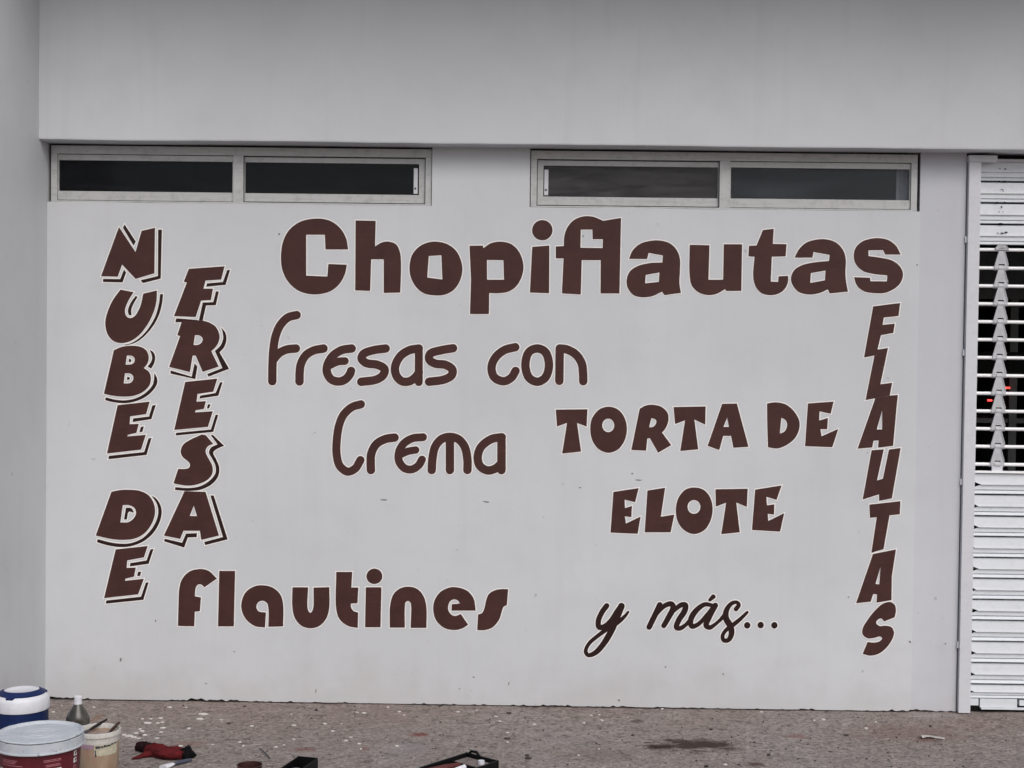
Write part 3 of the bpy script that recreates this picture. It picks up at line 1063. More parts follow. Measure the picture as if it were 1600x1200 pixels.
word(M1, [
    ('p', 'letter_shadow', L("1500,545 1530,545 1483,700 1280,720 1290,685 1455,670", "1382,768 1413,768 1382,912 1280,915 1245,1072 1205,1070 1245,885 1355,880", "970,1050 1100,1058 1200,1068 1150,1085 960,1090")),
    ('p', 'letter', L("1100,533 1473,507 1437,645 1275,655 1252,740 1352,740 1330,858 1228,865 1172,1035 945,1025 1080,675 1047,668")),
    ('p', 'letter_shadow', L("1435,475 1480,530~ 1492,600~ 1470,680~ 1420,737 1520,908 1305,990 1292,962 1450,900 1372,722 1430,665~ 1458,590~ 1450,520~", "912,925 1130,990 1160,850 1190,885 1168,1015 908,958"), M2),
    ('p', 'letter', L(("1025,405 1240,405 1310,425~ 1380,470~ 1420,560~ 1410,630~ 1380,680~ 1335,725 1412,885 1245,940 1172,770 1140,770 1112,942 895,888 1010,567 980,558 1022,430", "1165,557 1210,560~ 1243,590~ 1235,630~ 1205,655~ 1148,662")), M2),
    ('p', 'letter_shadow', L("1425,250 1452,247 1408,388 1212,418 1218,388 1380,360", "1300,478 1327,478 1312,520 1288,522", "1378,588 1407,587 1355,765 962,803 968,775 1330,740"), M3),
    ('p', 'letter', L("1062,245 1397,210 1355,345 1190,370 1180,450 1278,445 1258,525 1170,540 1165,562 1350,550 1300,712 948,745"), M3),
    ('p', 'letter_shadow', L("1330,0 1350,-5 1468,110 1390,145~ 1355,180~ 1390,260~ 1418,340~ 1405,430~ 1340,510~ 1230,565~ 1100,580~ 955,570 960,540 1090,550~ 1220,530~ 1320,470~ 1375,400~ 1378,320~ 1340,240~ 1310,180~ 1330,130~ 1400,95"), M4),
    ('p', 'letter', L("1235,-8 1275,-2 1355,90 1300,115~ 1275,170~ 1310,250~ 1345,320~ 1345,400~ 1300,460~ 1210,505~ 1100,525~ 1010,515~ 940,500 990,350 1050,352~ 1100,340~ 1112,305~ 1090,270~ 1040,230~ 1015,175~ 1040,100~ 1110,50~"), M4),
    ('p', 'letter_shadow', L("1325,628 1360,628 1505,1085 1270,1145 1260,1112 1455,1060", "850,1078 1030,1120 1070,1025 1185,1020 1182,1062 1090,1065 1052,1170 842,1105"), M4),
    ('p', 'letter', L(("1055,583 1275,590 1415,1045 1230,1090 1215,995 1045,995 1010,1080 840,1045", "1152,735 1185,843 1110,840")), M4),
])
N5, O5, P5, Q5 = (410, 470, 5), (640, 470, 5), (500, 600, 5), (900, 900, 5)
word(N5, [
    ('s', 'letter', ["268,111~ 200,130~ 140,190~ 102,280~ 86,380~ 79,500~ 77,628", "262,372~ 190,380~ 130,410~ 85,460"]),
    ('s', 'letter', ["478,372~ 400,388~ 340,425~ 302,490~ 291,560~ 290,630"]),
    ('s', 'letter', ["698,372~ 620,385~ 550,430~ 508,500~ 505,560~ 540,615~ 600,630~ 650,612~ 685,570~ 693,547", ("645,470~ 590,475~ 525,505", 60)]),
    ('s', 'letter', ["963,372~ 870,385~ 790,415~ 775,450~ 810,485~ 900,500~ 953,532~ 945,578~ 890,615~ 772,632"]),
    ('s', 'letter', ["1222,372~ 1150,385~ 1080,430~ 1038,510~ 1045,580~ 1090,628~ 1150,628~ 1200,592~ 1222,560", ("1222,372 1222,635", 62)]),
    ('s', 'letter', ["1490,370~ 1400,385~ 1310,415~ 1305,460~ 1350,490~ 1430,500~ 1484,537~ 1478,582~ 1420,615~ 1302,632"]),
])
word(O5, [
    ('s', 'letter', ["826,362~ 740,385~ 665,450~ 640,530~ 665,600~ 735,628~ 795,600~ 828,547"]),
    ('s', 'letter', ["O 997,372~ 1060,400~ 1089,500~ 1060,600~ 997,632~ 933,600~ 905,500~ 933,400~"]),
    ('s', 'letter', ["1170,625 1173,372 1230,380~ 1300,420~ 1345,490~ 1355,560~ 1357,628"]),
])
word(P5, [
    ('s', 'letter', [("320,158~ 250,180~ 185,240~ 150,320~ 132,430~ 130,550~ 155,640~ 215,684~ 275,660~ 316,594", 64)]),
    ('s', 'letter', ["583,418~ 510,430~ 440,470~ 402,540~ 396,620~ 398,672"]),
    ('s', 'letter', [("805,415~ 720,425~ 650,470~ 615,540~ 620,610~ 665,660~ 720,666~ 770,635~ 797,590", 62), ("748,515~ 690,525~ 630,550", 58)]),
    ('s', 'letter', ["873,672 878,590~ 900,490~ 950,430~ 1015,413~ 1080,430~ 1130,490~ 1152,590~ 1152,672", "1015,413 1015,672"]),
    ('s', 'letter', ["1420,415~ 1340,430~ 1260,490~ 1232,570~ 1250,640~ 1310,675~ 1370,660~ 1418,620", "1418,415 1418,673"]),
])
word(Q5, [
    ('s', 'letter', [("240,232~ 205,280~ 175,350~ 180,398~ 215,398~ 270,355~ 320,280~ 352,235", 42), ("355,235,52~ 315,330,56~ 275,430,50~ 215,530,46~ 150,600,40~ 95,618,32~ 76,590,30~ 100,530,30~ 180,460,32~ 250,410,34~ 330,360,34~ 385,310,26~ 408,280,18", 40)]),
], dark=True)
word(Q5, [
    ('s', 'letter', [("655,225 610,320~ 572,398", 44), ("590,360,24~ 640,285,30~ 700,228,38~ 745,218,42~ 760,245,46~ 725,320,44~ 686,388,40", 40), ("710,340,26~ 765,270,32~ 825,225,40~ 855,227,42~ 850,270,46~ 800,350,44~ 785,402,40~ 815,408,36~ 870,372,28", 40)]),
    ('s', 'letter', [("1060,228,30~ 1005,222,36~ 930,280,44~ 895,350,44~ 905,392,40~ 950,380,34~ 1020,310,34~ 1085,232,40", 40), ("1088,230,44~ 1040,320,46~ 1017,387,42~ 1045,402,36~ 1090,375,28~ 1140,330,26", 40), ("860,376,26 915,315,26", 26), ("1072,162,38 1046,186,26", 32)]),
    ('s', 'letter', [("1250,258,36~ 1272,225,32~ 1255,205,28~ 1215,215,32~ 1175,270,42~ 1172,330,48~ 1205,390,50~ 1215,450,44~ 1190,500,36~ 1155,502,32~ 1145,470,30~ 1170,425,30~ 1230,380,34~ 1290,330,30~ 1338,283,22", 40), ("1120,352,26 1172,290,34", 30)]),
    ('p', 'full_stop', L(ell(1338, 385, 25, 26, 20))), ('p', 'full_stop', L(ell(1443, 383, 25, 26, 20))), ('p', 'full_stop', L(ell(1550, 385, 25, 26, 20))),
], dark=True)
# small scuffs on the wall
bm = bmesh.new()
for (px, py, wd, hg, rot) in ((188.5, 1031, 1.4, 4, 0.1), (600, 781, 7, 1.0, 0), (760, 784, 6, 1.1, 0.1), (493.5, 1080, 0.9, 3.5, 0.15), (795, 1068, 1.0, 3.5, 0.1),
                              (906, 762, 2.6, 1.1, 0.1), (998, 750, 7, 0.8, 0.05), (436, 366, 1.8, 1.8, 0), (911, 369, 1.6, 1.4, 0), (988, 740, 1.8, 1.6, 0), (1433, 414, 1.2, 1.8, 0.4),
                              (322, 1068, 1.8, 1, 0), (366, 1018, 1.2, 1.2, 0), (967, 1094, 2, 1.5, 0), (1040, 1042, 1.5, 1.2, 0), (1422, 1003, 2.2, 1.6, 0.5), (1477, 1006, 2, 1.2, 0),
                              (740, 1058, 1.8, 1.2, 0), (718, 1076, 1.2, 1.2, 0), (1130, 1053, 1, 2, 0), (1326, 933, 1.6, 1.4, 0), (243, 970, 1, 2.2, 0)):
    c = (px, py)
    ring = []
    for i in range(9):
        t = 2 * math.pi * i / 9
        a, b = math.cos(t) * wd * rnd.uniform(0.6, 1.1), math.sin(t) * hg * rnd.uniform(0.6, 1.1)
        p = (px + a * math.cos(rot) - b * math.sin(rot), py + a * math.sin(rot) + b * math.cos(rot))
        ring.append(bm.verts.new(wpt(p, -0.0012)))
    bm.faces.new(ring)
tag(finish_flat(bm, 'scuff_mark', plain('scuff_grime', (0.17, 0.155, 0.15), 0.9, 0.1, var=0.4, scale=90), bld), kind='stuff')


# ------------------------------------------------------------------ things on the ground
def ground_pt(px, py):
    p = on_level(px, py, 0.0)
    return p


def ring_patch(name, r, a0, a1, z0, z1, mat, parent, n=14, taper=0.0):
    """thin label stuck on a round body (angles measured from the side facing the street)"""
    bm = bmesh.new()
    lathe(bm, [(r + taper * z0, z0), (r + taper * z1, z1)], n, 0, 0, a0, a1)
    return obj(name, bm, mat, parent, smooth=True)


# big red paint bucket with a closed pale lid
lid_z = 0.375
c = on_level(62.5, 1142.5, lid_z)
R_ = 0.150
b = empty('paint_bucket', (c.x, c.y, 0.0))
tag(b, 'large dark red paint bucket with closed pale blue-white lid', 'bucket')
M['redb'] = plain('dark_red_bucket_plastic', (0.10, 0.011, 0.019), 0.42, 0.4, var=0.18, scale=18)


def lidmat():
    k = Mat('chalky_lid_plastic', 0.55, 0.3)
    n = k.noise(16, 6, 0.65)
    s = k.noise(60, 4, 0.6)
    col = k.mix(k.ramp(n, 0.35, 0.7), (0.40, 0.44, 0.485), (0.49, 0.51, 0.55))
    col = k.mix(k.mul(k.ramp(s, 0.60, 0.72), 0.75), col, (0.13, 0.16, 0.19))
    k.color(col)
    k.bump(n, 0.2, 0.004)
    return k.m


M['lid'] = lidmat()
bm = bmesh.new()
lathe(bm, [(0, 0.002), (0.122, 0.002), (0.127, 0.010), (0.1395, lid_z - 0.05), (0.140, lid_z - 0.02), (0.10, lid_z - 0.02)], 64)
obj('body', bm, M['redb'], b, smooth=True)
bm = bmesh.new()
lathe(bm, [(0, lid_z - 0.007), (0.118, lid_z - 0.0075), (0.128, lid_z - 0.009), (0.134, lid_z - 0.0095), (0.137, lid_z - 0.004), (0.141, lid_z), (0.1485, lid_z - 0.0005),
           (0.1500, lid_z - 0.002), (0.1500, lid_z - 0.0045), (0.1470, lid_z - 0.006), (0.1470, lid_z - 0.008), (R_, lid_z - 0.0095), (R_ + 0.001, lid_z - 0.039), (R_ + 0.0035, lid_z - 0.041),
           (R_ + 0.0035, lid_z - 0.0455), (0.1405, lid_z - 0.0455)], 72)
for v in bm.verts:
    if v.co.z > lid_z - 0.0085:
        v.co.z += 0.0012 * noise.noise(v.co * 40)
lid = obj('lid', bm, M['lid'], b, smooth=True)
bm = bmesh.new()
lathe(bm, [(0.030, lid_z - 0.0072), (0.034, lid_z - 0.0052), (0.038, lid_z - 0.0072)], 36)
lathe(bm, [(0.056, lid_z - 0.0074), (0.060, lid_z - 0.0058), (0.064, lid_z - 0.0076)], 36)
obj('lid_rib', bm, M['lid'], lid, smooth=True)
bm = bmesh.new()
lathe(bm, [(0.1475, lid_z - 0.0062), (0.1476, lid_z - 0.0082)], 72)
obj('groove_shade', bm, M['grime_shade'], lid, smooth=True)  # dark ring paints the crease shade under the lid's top edge
M['print'] = plain('faded_pink_print', (0.36, 0.14, 0.16), 0.6, 0.2, var=0.3, scale=160)
M['printw'] = plain('white_label_print', (0.62, 0.62, 0.60), 0.6, 0.2, var=0.1, scale=60)
view = math.atan2(CAM.y - c.y, CAM.x - c.x)


def tz(z):
    return 0.127 + 0.0125 * (z - 0.01) / 0.315 + 0.0009


def band(name, deg0, deg1, z0, z1, mat):
    bm = bmesh.new()
    lathe(bm, [(tz(z0), z0), (tz(z1), z1)], 12, 0, 0, view + math.radians(deg0), view + math.radians(deg1))
    return obj(name, bm, mat, b, smooth=True)


for d0, d1, z in ((5, 30, 0.306), (5, 30, 0.301), (8, 28, 0.289), (8, 30, 0.284), (-62, -32, 0.306), (-62, -34, 0.301), (-60, -36, 0.296), (-62, -24, 0.288)):
    band('printed_line', d0, d1, z, z + 0.0026, M['print'])
band('printed_panel', -2, 31, 0.225, 0.276, M['printw'])
band('printed_panel', -70, -15, 0.225, 0.274, M['printw'])
for z in (0.312, 0.288, 0.262):
    for (d0, d1, za, zb_) in ((54, 57, 0, 0.017), (57, 62, 0.0, 0.004), (57, 61.5, 0.013, 0.017), (60, 62, 0.004, 0.009)):
        band('printed_mark', d0, d1, z + za - 0.012, z + zb_ - 0.012, M['print'] if z < 0.27 else M['printw'])

# gallon bucket, open, with peach coloured walls
rim_z = 0.190
c2 = on_level(154.0, 1138.5, rim_z)
g = empty('paint_bucket', (c2.x, c2.y, 0.0))
tag(g, 'small open peach coloured paint bucket with white rim and worn label', 'bucket')


def peach():
    k = Mat('peach_stained_plastic', 0.5, 0.35)
    s = k.noise(1.0, 5, 0.6, k.vscale(k.pos(), (22, 22, 5)))
    n = k.noise(24, 5, 0.6)
    col = k.mix(k.ramp(s, 0.35, 0.65), (0.30, 0.19, 0.13), (0.38, 0.30, 0.215))
    col = k.mix(k.mul(k.ramp(n, 0.5, 0.7), 0.5), col, (0.40, 0.24, 0.21))
    k.color(col)
    return k.m


M['peach'] = peach()
M['whitep'] = plain('dull_white_plastic', (0.50, 0.48, 0.455), 0.5, 0.35, var=0.12, scale=50)
RB = 0.086
bm = bmesh.new()
lathe(bm, [(0, 0.002), (0.074, 0.002), (0.077, 0.008), (RB - 0.003, rim_z - 0.014), (RB - 0.005, rim_z - 0.014), (0.075, 0.010), (0, 0.009)], 48)
obj('body', bm, M['peach'], g, smooth=True)
bm = bmesh.new()
lathe(bm, [(RB - 0.0035, rim_z - 0.020), (RB + 0.0015, rim_z - 0.019), (RB + 0.0018, rim_z - 0.004), (RB, rim_z), (RB - 0.004, rim_z), (RB - 0.0055, rim_z - 0.003), (RB - 0.0055, rim_z - 0.020)], 48)
obj('rim', bm, M['whitep'], g, smooth=True)
bm = bmesh.new()
lathe(bm, [(0, rim_z - 0.030), (RB - 0.0075, rim_z - 0.030)], 40)
obj('paint', bm, plain('pinkish_grey_wet_paint', (0.30, 0.245, 0.235), 0.25, 0.5, var=0.2, scale=40), g, smooth=True)
v2 = math.atan2(CAM.y - c2.y, CAM.x - c2.x)


def band2(name, d0, d1, z0, z1, mat, off=0.0008):
    bm = bmesh.new()
    rr = lambda z: 0.077 + (RB - 0.080) * (z - 0.008) / 0.168 + off
    lathe(bm, [(rr(z0), z0), (rr(z1), z1)], 12, 0, 0, v2 + math.radians(d0), v2 + math.radians(d1))
    return obj(name, bm, mat, g, smooth=True)


band2('label', -85, 88, 0.146, 0.1695, M['whitep'], 0.0012)
band2('label', -12, 60, 0.100, 0.146, plain('yellowed_label', (0.46, 0.43, 0.33), 0.6, 0.2, var=0.2, scale=80))
band2('label', -60, -13, 0.128, 0.146, plain('violet_label', (0.30, 0.20, 0.26), 0.6, 0.2))
M['ink'] = plain('dark_label_ink', (0.05, 0.05, 0.06), 0.6, 0.2)
for d0, d1, z0, z1 in ((-10, -5, 0.098, 0.108), (-10, -7, 0.108, 0.125), (-8, 4, 0.131, 0.141), (5, 13, 0.133, 0.140), (14, 22, 0.134, 0.143), (23, 34, 0.135, 0.142), (35, 44, 0.139, 0.145), (46, 56, 0.141, 0.1455)):
    band2('printed_mark', d0, d1, z0, z1, M['ink'], 0.0018)


# two brush handles standing in the gallon bucket
def handle(name, label, top_px, low_px, low_z, mat, cat, over=0.02, top_z=None):
    base = Vector((c2.x, c2.y, 0))
    lo_ = on_level(low_px[0], low_px[1], low_z)
    d = ray(*top_px).normalized()
    # the upper end lies on its line of sight, beyond the rim
    t = ((lo_ - CAM).length + over)
    hi_ = CAM + d * t
    e = empty(name, lo_)
    ax = (hi_ - lo_)
    n = 8
    bm = bmesh.new()
    pts = [ax * (i / n) for i in range(n + 1)]
    tube(bm, pts, [0.0042 + 0.0022 * math.sin(math.pi * min(1, i / n * 1.1)) for i in range(n + 1)], 10)
    obj('handle', bm, mat, e, smooth=True)
    bm = bmesh.new()
    u = ax.normalized()
    tube(bm, [-u * 0.050, -u * 0.02, u * 0.002], [0.010, 0.011, 0.0055], 10, squash=0.5)
    obj('bristles', bm, M['ink'], e, smooth=True)
    tag(e, label, cat)
    return e


handle('paintbrush', 'dark handled paintbrush leaning across the rim of the small peach bucket', (167, 1124), (139, 1141), rim_z - 0.016,
       plain('dark_wood_handle', (0.016, 0.013, 0.012), 0.5, 0.2), 'paintbrush', 0.05)
handle('paintbrush', 'brown wooden paintbrush handle sticking out of the small peach bucket', (187, 1128), (172, 1143), rim_z - 0.018,
       plain('brown_wood_handle', (0.035, 0.015, 0.010), 0.5, 0.3), 'paintbrush', 0.0)

# drinks cooler
cc = on_level(34, 1085, 0.245)
CR = 0.113
k_ = empty('drinks_cooler', (max(cc.x, XL + CR + 0.002), cc.y, 0.0))
tag(k_, 'round blue drinks cooler with white lid and blue carrying handle', 'cooler')
M['blue'] = plain('navy_blue_plastic', (0.006, 0.017, 0.080), 0.5, 0.25, var=0.15)
M['cool_white'] = plain('white_cooler_plastic', (0.62, 0.63, 0.68), 0.42, 0.4, var=0.06)
bm = bmesh.new()
lathe(bm, [(0, 0.001), (CR - 0.012, 0.001), (CR - 0.006, 0.006), (CR - 0.004, 0.10), (CR - 0.003, 0.20), (CR - 0.02, 0.205)], 56)
obj('body', bm, M['blue'], k_, smooth=True)
bm = bmesh.new()
lathe(bm, [(CR - 0.004, 0.186), (CR + 0.002, 0.187), (CR + 0.003, 0.192), (CR + 0.001, 0.232), (CR - 0.004, 0.243), (CR - 0.014, 0.251), (CR - 0.034, 0.262),
           (CR - 0.044, 0.266), (CR - 0.052, 0.2665), (CR - 0.056, 0.264), (0, 0.263)], 56)
lidc = obj('lid', bm, M['cool_white'], k_, smooth=True)
bm = bmesh.new()
va = math.atan2(CAM.y - cc.y, CAM.x - cc.x)
NN = 40
rings = []
for i in range(NN + 1):
    t = -1 + 2 * i / NN
    a = va + math.radians(104) * t
    lift = 0.0
    wd = 0.0155 + (0.004 if abs(abs(t) - 0.92) < 0.08 else 0) + (0.006 if -0.38 < t < -0.16 else 0)
    rr0, z0_ = CR - 0.042, 0.2640
    rr1, z1_ = rr0 + wd * 1.55, 0.2625 - wd * 0.78
    nx, nz = 0.45 * 0.007, 0.89 * 0.007
    P4 = [(rr0, z0_ - 0.002), (rr0 + nx, z0_ + nz), (rr1 + nx, z1_ + nz), (rr1 + 0.002, z1_ - 0.004)]
    rings.append([bm.verts.new((r * math.cos(a), r * math.sin(a), z)) for r, z in P4])
for a_, b_ in zip(rings, rings[1:]):
    for j in range(4):
        bm.faces.new((a_[j], a_[(j + 1) % 4], b_[(j + 1) % 4], b_[j]))
bm.faces.new(rings[0])
bm.faces.new(rings[-1][::-1])
obj('handle', bm, M['blue'], k_)

# plastic bottle
cb = on_level(121.5, 1184, 0.0)
bt = empty('plastic_bottle', (cb.x, cb.y, 0))
tag(bt, 'cloudy grey plastic bottle with white cap and dark blue label', 'bottle')
hb = on_wall(121.5, 1087.5, cb.y).z
zz = lambda py: on_wall(121.5, py, cb.y).z
rb = 18.2 / 2150 * (cb.y - CAM.y)
k = Mat('cloudy_grey_bottle', 0.22, 0.5)
k.color(k.mix(k.ramp(k.noise(14, 4), 0.35, 0.7), (0.034, 0.032, 0.027), (0.085, 0.08, 0.07)))
M['bottle'] = k.m
bm = bmesh.new()
sh_z = zz(1121)
nk = zz(1099)
lathe(bm, [(0, 0.003), (rb * 0.8, 0.001), (rb * 0.97, 0.010), (rb, 0.03), (rb * 0.95, 0.05), (rb, 0.065), (rb, sh_z - 0.012), (rb * 0.985, sh_z), (rb * 0.90, sh_z + 0.012), (rb * 0.72, sh_z + 0.028),
           (rb * 0.52, sh_z + 0.042), (rb * 0.36, nk - 0.004), (rb * 0.30, nk), (rb * 0.30, nk + 0.01)], 40)
obj('body', bm, M['bottle'], bt, smooth=True)
bm = bmesh.new()
lathe(bm, [(0.010, nk - 0.002), (0.0165, nk - 0.002), (0.0165, nk + 0.003), (0.0160, nk + 0.004), (0.0160, hb - 0.002), (0.0145, hb), (0, hb)], 28)
obj('cap', bm, M['cool_white'], bt, smooth=False)
bm = bmesh.new()
lathe(bm, [(rb + 0.0004, 0.075), (rb + 0.0008, 0.076), (rb + 0.0008, zz(1130)), (rb, zz(1129.5))], 40)
obj('label', bm, M['blue'], bt, smooth=True)
bm = bmesh.new()
lathe(bm, [(rb + 0.0011, zz(1129.8) - 0.004), (rb + 0.0011, zz(1129.8))], 40)
obj('label_edge', bm, M['cool_white'], bt, smooth=True)

# brown paint can
cz = 0.118
cn = on_level(390, 1194.5, cz)
e = empty('paint_can', (cn.x, cn.y, 0))
tag(e, 'small open can smeared with dark brown paint', 'can')
M['brownwet'] = plain('wet_brown_paint', (0.040, 0.016, 0.015), 0.28, 0.5, var=0.3, scale=50)
bm = bmesh.new()
lathe(bm, [(0, 0.002), (0.047, 0.002), (0.0485, 0.005), (0.0485, cz - 0.003), (0.050, cz), (0.0475, cz), (0.0465, cz - 0.004), (0.0465, 0.006), (0, 0.005)], 40)
obj('body', bm, M['brownwet'], e, smooth=True)
bm = bmesh.new()
lathe(bm, [(0, cz - 0.035), (0.0462, cz - 0.035)], 30)
obj('paint', bm, M['brownwet'], e, smooth=True)


# black boxes, both standing askew
def open_box(name, loc, rz, lx, ly, h, t, mat, bev):
    e = empty(name, loc, rz)
    bm = bmesh.new()
    box(bm, 0, lx, 0, ly, 0.001, 0.001 + t)
    obj('base', bm, mat, e)
    for nm, r in (('side', (0, lx, 0, t, t, h)), ('side', (0, lx, ly - t, ly, t, h)), ('end', (0, t, t, ly - t, t, h - 0.0005)), ('end', (lx - t, lx, t, ly - t, t, h - 0.0005))):
        bm = bmesh.new()
        box(bm, *r, bev=bev)
        obj(nm, bm, mat, e)
    return e


hb1 = 0.10
A_ = on_level(466, 1181, hb1)
B_ = on_level(497, 1184, hb1)
d = (B_ - A_)
rz = math.atan2(d.y, d.x)
wx = math.hypot(d.x, d.y)
o_ = Vector((A_.x, A_.y, 0)) + Vector((math.sin(rz), -math.cos(rz), 0)) * 0.21
e1 = open_box('carton', (o_.x, o_.y, 0), rz, wx, 0.21, hb1, 0.004, M['black'], 0.0008)
tag(e1, 'narrow open black box standing beside the small brown paint can', 'box')
bm = bmesh.new()
tube(bm, [(wx * 0.4, 0.11, 0.009), (wx * 0.4, 0.11, 0.078)], 0.021, 16)
rl = obj('tape_roll', bm, plain('grey_tape', (0.20, 0.20, 0.20), 0.6, 0.3), None)
rl.matrix_world = Matrix.Translation(o_) @ Matrix.Rotation(rz, 4, 'Z')
tag(rl, 'grey roll standing inside the narrow open black box', 'roll')

ht = 0.120
F_ = on_level(729, 1174.5, ht)
R2 = on_level(780, 1188, ht)
d = R2 - F_
rz2 = math.atan2(d.y, d.x)
wx2 = math.hypot(d.x, d.y)
ly2 = 0.37
o2 = Vector((F_.x, F_.y, 0)) + Vector((math.sin(rz2), -math.cos(rz2), 0)) * ly2
e2 = open_box('tool_tray', (o2.x, o2.y, 0), rz2, wx2, ly2, ht, 0.010, M['black'], 0.004)
tag(e2, 'open black tool tray filled with sign painting tools', 'tool tray')
bm = bmesh.new()
box(bm, 0.009, wx2 - 0.009, ly2 - 0.105, ly2 - 0.097, 0.02, ht - 0.012, 0.002)
obj('divider', bm, M['black'], e2)
bm = bmesh.new()
tube(bm, [(0.018, ly2 - 0.006, ht - 0.004), (0.030, ly2 - 0.004, ht + 0.009), (0.058, ly2 - 0.004, ht + 0.010), (0.075, ly2 - 0.006, ht - 0.003)], 0.0055, 10)
obj('grip', bm, M['black'], e2, smooth=True)
MW = Matrix.Translation(o2) @ Matrix.Rotation(rz2, 4, 'Z')


def in_tray(name, bm, mat, label, cat, smooth=True):
    o = obj(name, bm, mat, None, smooth=smooth)
    o.matrix_world = MW
    tag(o, label, cat)
    return o


bm = bmesh.new()
box(bm, 0.016, wx2 - 0.016, ly2 - 0.092, ly2 - 0.014, 0.0115, ht - 0.014, 0.004)
in_tray('sponge', bm, plain('grey_brown_sponge', (0.185, 0.155, 0.15), 0.95, 0.1, var=0.3, scale=60, bump=0.5), 'grey-brown sponge block lying in the black tool tray', 'sponge')
bm = bmesh.new()
tube(bm, [(0.030, ly2 - 0.26, 0.109), (0.060, ly2 - 0.19, 0.114), (0.085, ly2 - 0.135, 0.116)], [0.008, 0.0095, 0.007], 12)
tube(bm, [(0.050, ly2 - 0.27, 0.108), (0.070, ly2 - 0.20, 0.113), (0.087, ly2 - 0.135, 0.115)], [0.007, 0.0085, 0.006], 12)
in_tray('pliers', bm, plain('red_tool_grip', (0.085, 0.014, 0.014), 0.45, 0.4), 'red gripped pliers lying on top of the black tool tray', 'pliers')
bm = bmesh.new()
tube(bm, [(0.105, ly2 - 0.20, 0.106), (0.118, ly2 - 0.140, 0.113)], [0.010, 0.011], 14)
in_tray('marker_pen', bm, M['cool_white'], 'white capped marker lying beside the red pliers in the tray', 'marker')
bm = bmesh.new()
tube(bm, [(0.128, ly2 - 0.055, ht - 0.013), (0.128, ly2 - 0.055, ht + 0.002)], 0.013, 18)
in_tray('bottle_cap', bm, M['cool_white'], 'small white cap lying on the sponge in the black tool tray', 'cap')
bm = bmesh.new()
box(bm, 0.014, wx2 - 0.014, 0.014, ly2 - 0.110, 0.0115, 0.098, 0.006)
in_tray('rag', bm, plain('dark_grey_rag', (0.03, 0.032, 0.036), 0.9, 0.1, var=0.4, scale=25, bump=0.6), 'dark grey rag packed in the black tool tray under the pliers', 'rag', False)
bm = bmesh.new()
tube(bm, [(0.012, ly2 - 0.30, 0.112), (0.05, ly2 - 0.285, 0.105)], 0.012, 14)
in_tray('jar', bm, M['whitep'], 'small white jar lying at the long side of the black tool tray', 'jar')


# red glove with black ends
def lump(name, path, widths, heights, mat, parent, seed, n=18):
    bm = bmesh.new()
    rings = []
    pts = [Vector(p) for p in path]
    N = 26
    fine = []
    for i in range(N + 1):
        u = i / N * (len(pts) - 1)
        k = min(int(u), len(pts) - 2)
        f = u - k
        fs = f * f * (3 - 2 * f)
        fine.append((pts[k].lerp(pts[k + 1], f), widths[k] + (widths[k + 1] - widths[k]) * fs, heights[k] + (heights[k + 1] - heights[k]) * fs))
    for i, (p, w_, h_) in enumerate(fine):
        t = (fine[min(i + 1, N)][0] - fine[max(i - 1, 0)][0]).normalized()
        s = t.cross(Vector((0, 0, 1))).normalized()
        ring = []
        for k in range(n):
            a = 2 * math.pi * k / n
            r = 1 + 0.34 * noise.noise(Vector((math.cos(a) * 1.6 + seed, math.sin(a) * 1.6, i * 0.16)))
            z = max(0.0, 0.5 + 0.5 * math.sin(a) * r) * h_
            z *= 0.80 + 0.35 * math.sin(k * 2.1 + i * 0.25 + seed)**2 if math.sin(a) > 0 else 1.0
            ring.append(bm.verts.new(p + s * (math.cos(a) * w_ * r) + Vector((0, 0, z))))
        rings.append(ring)
    for a_, b_ in zip(rings, rings[1:]):
        for k in range(n):
            bm.faces.new((a_[k], a_[(k + 1) % n], b_[(k + 1) % n], b_[k]))
    bm.faces.new(rings[0][::-1])
    bm.faces.new(rings[-1])
    return obj(name, bm, mat, parent, smooth=True)


GP = lambda px, py: on_level(px, py, 0.0)
g0 = GP(255, 1184)
gl = empty('work_glove', (g0.x, g0.y, 0.0))
tag(gl, 'crumpled red cloth work glove with black cuff lying on the ground', 'glove')
M['redcloth'] = plain('red_knit_cloth', (0.085, 0.008, 0.010), 0.85, 0.15, var=0.35, scale=45, bump=0.5)
M['maroon'] = plain('dark_maroon_cloth', (0.014, 0.004, 0.005), 0.9, 0.15, var=0.3, scale=45, bump=0.5)
loc = lambda px, py, dz=0.0: (GP(px, py).x - g0.x, GP(px, py).y - g0.y, dz)
lump('palm', [loc(234, 1176), loc(247, 1180), loc(262, 1184), loc(276, 1185), loc(287, 1183)], [0.030, 0.040, 0.050, 0.048, 0.036], [0.036, 0.042, 0.042, 0.044, 0.036], M['redcloth'], gl, 1.3)
lump('finger', [loc(238, 1177), loc(228, 1174.5), loc(215, 1173)], [0.026, 0.030, 0.024], [0.036, 0.040, 0.036], M['maroon'], gl, 4.1)
lump('finger', [loc(242, 1181), loc(228, 1183), loc(214, 1186), loc(206, 1187)], [0.020, 0.016, 0.011, 0.006], [0.026, 0.020, 0.012, 0.007], M['redcloth'], gl, 2.2)
lump('cuff', [loc(284, 1183.5), loc(291, 1184), loc(300, 1185.5)], [0.034, 0.036, 0.030], [0.034, 0.044, 0.020], plain('black_knit_cloth', (0.006, 0.006, 0.007), 0.95, 0.05), gl, 7.7)

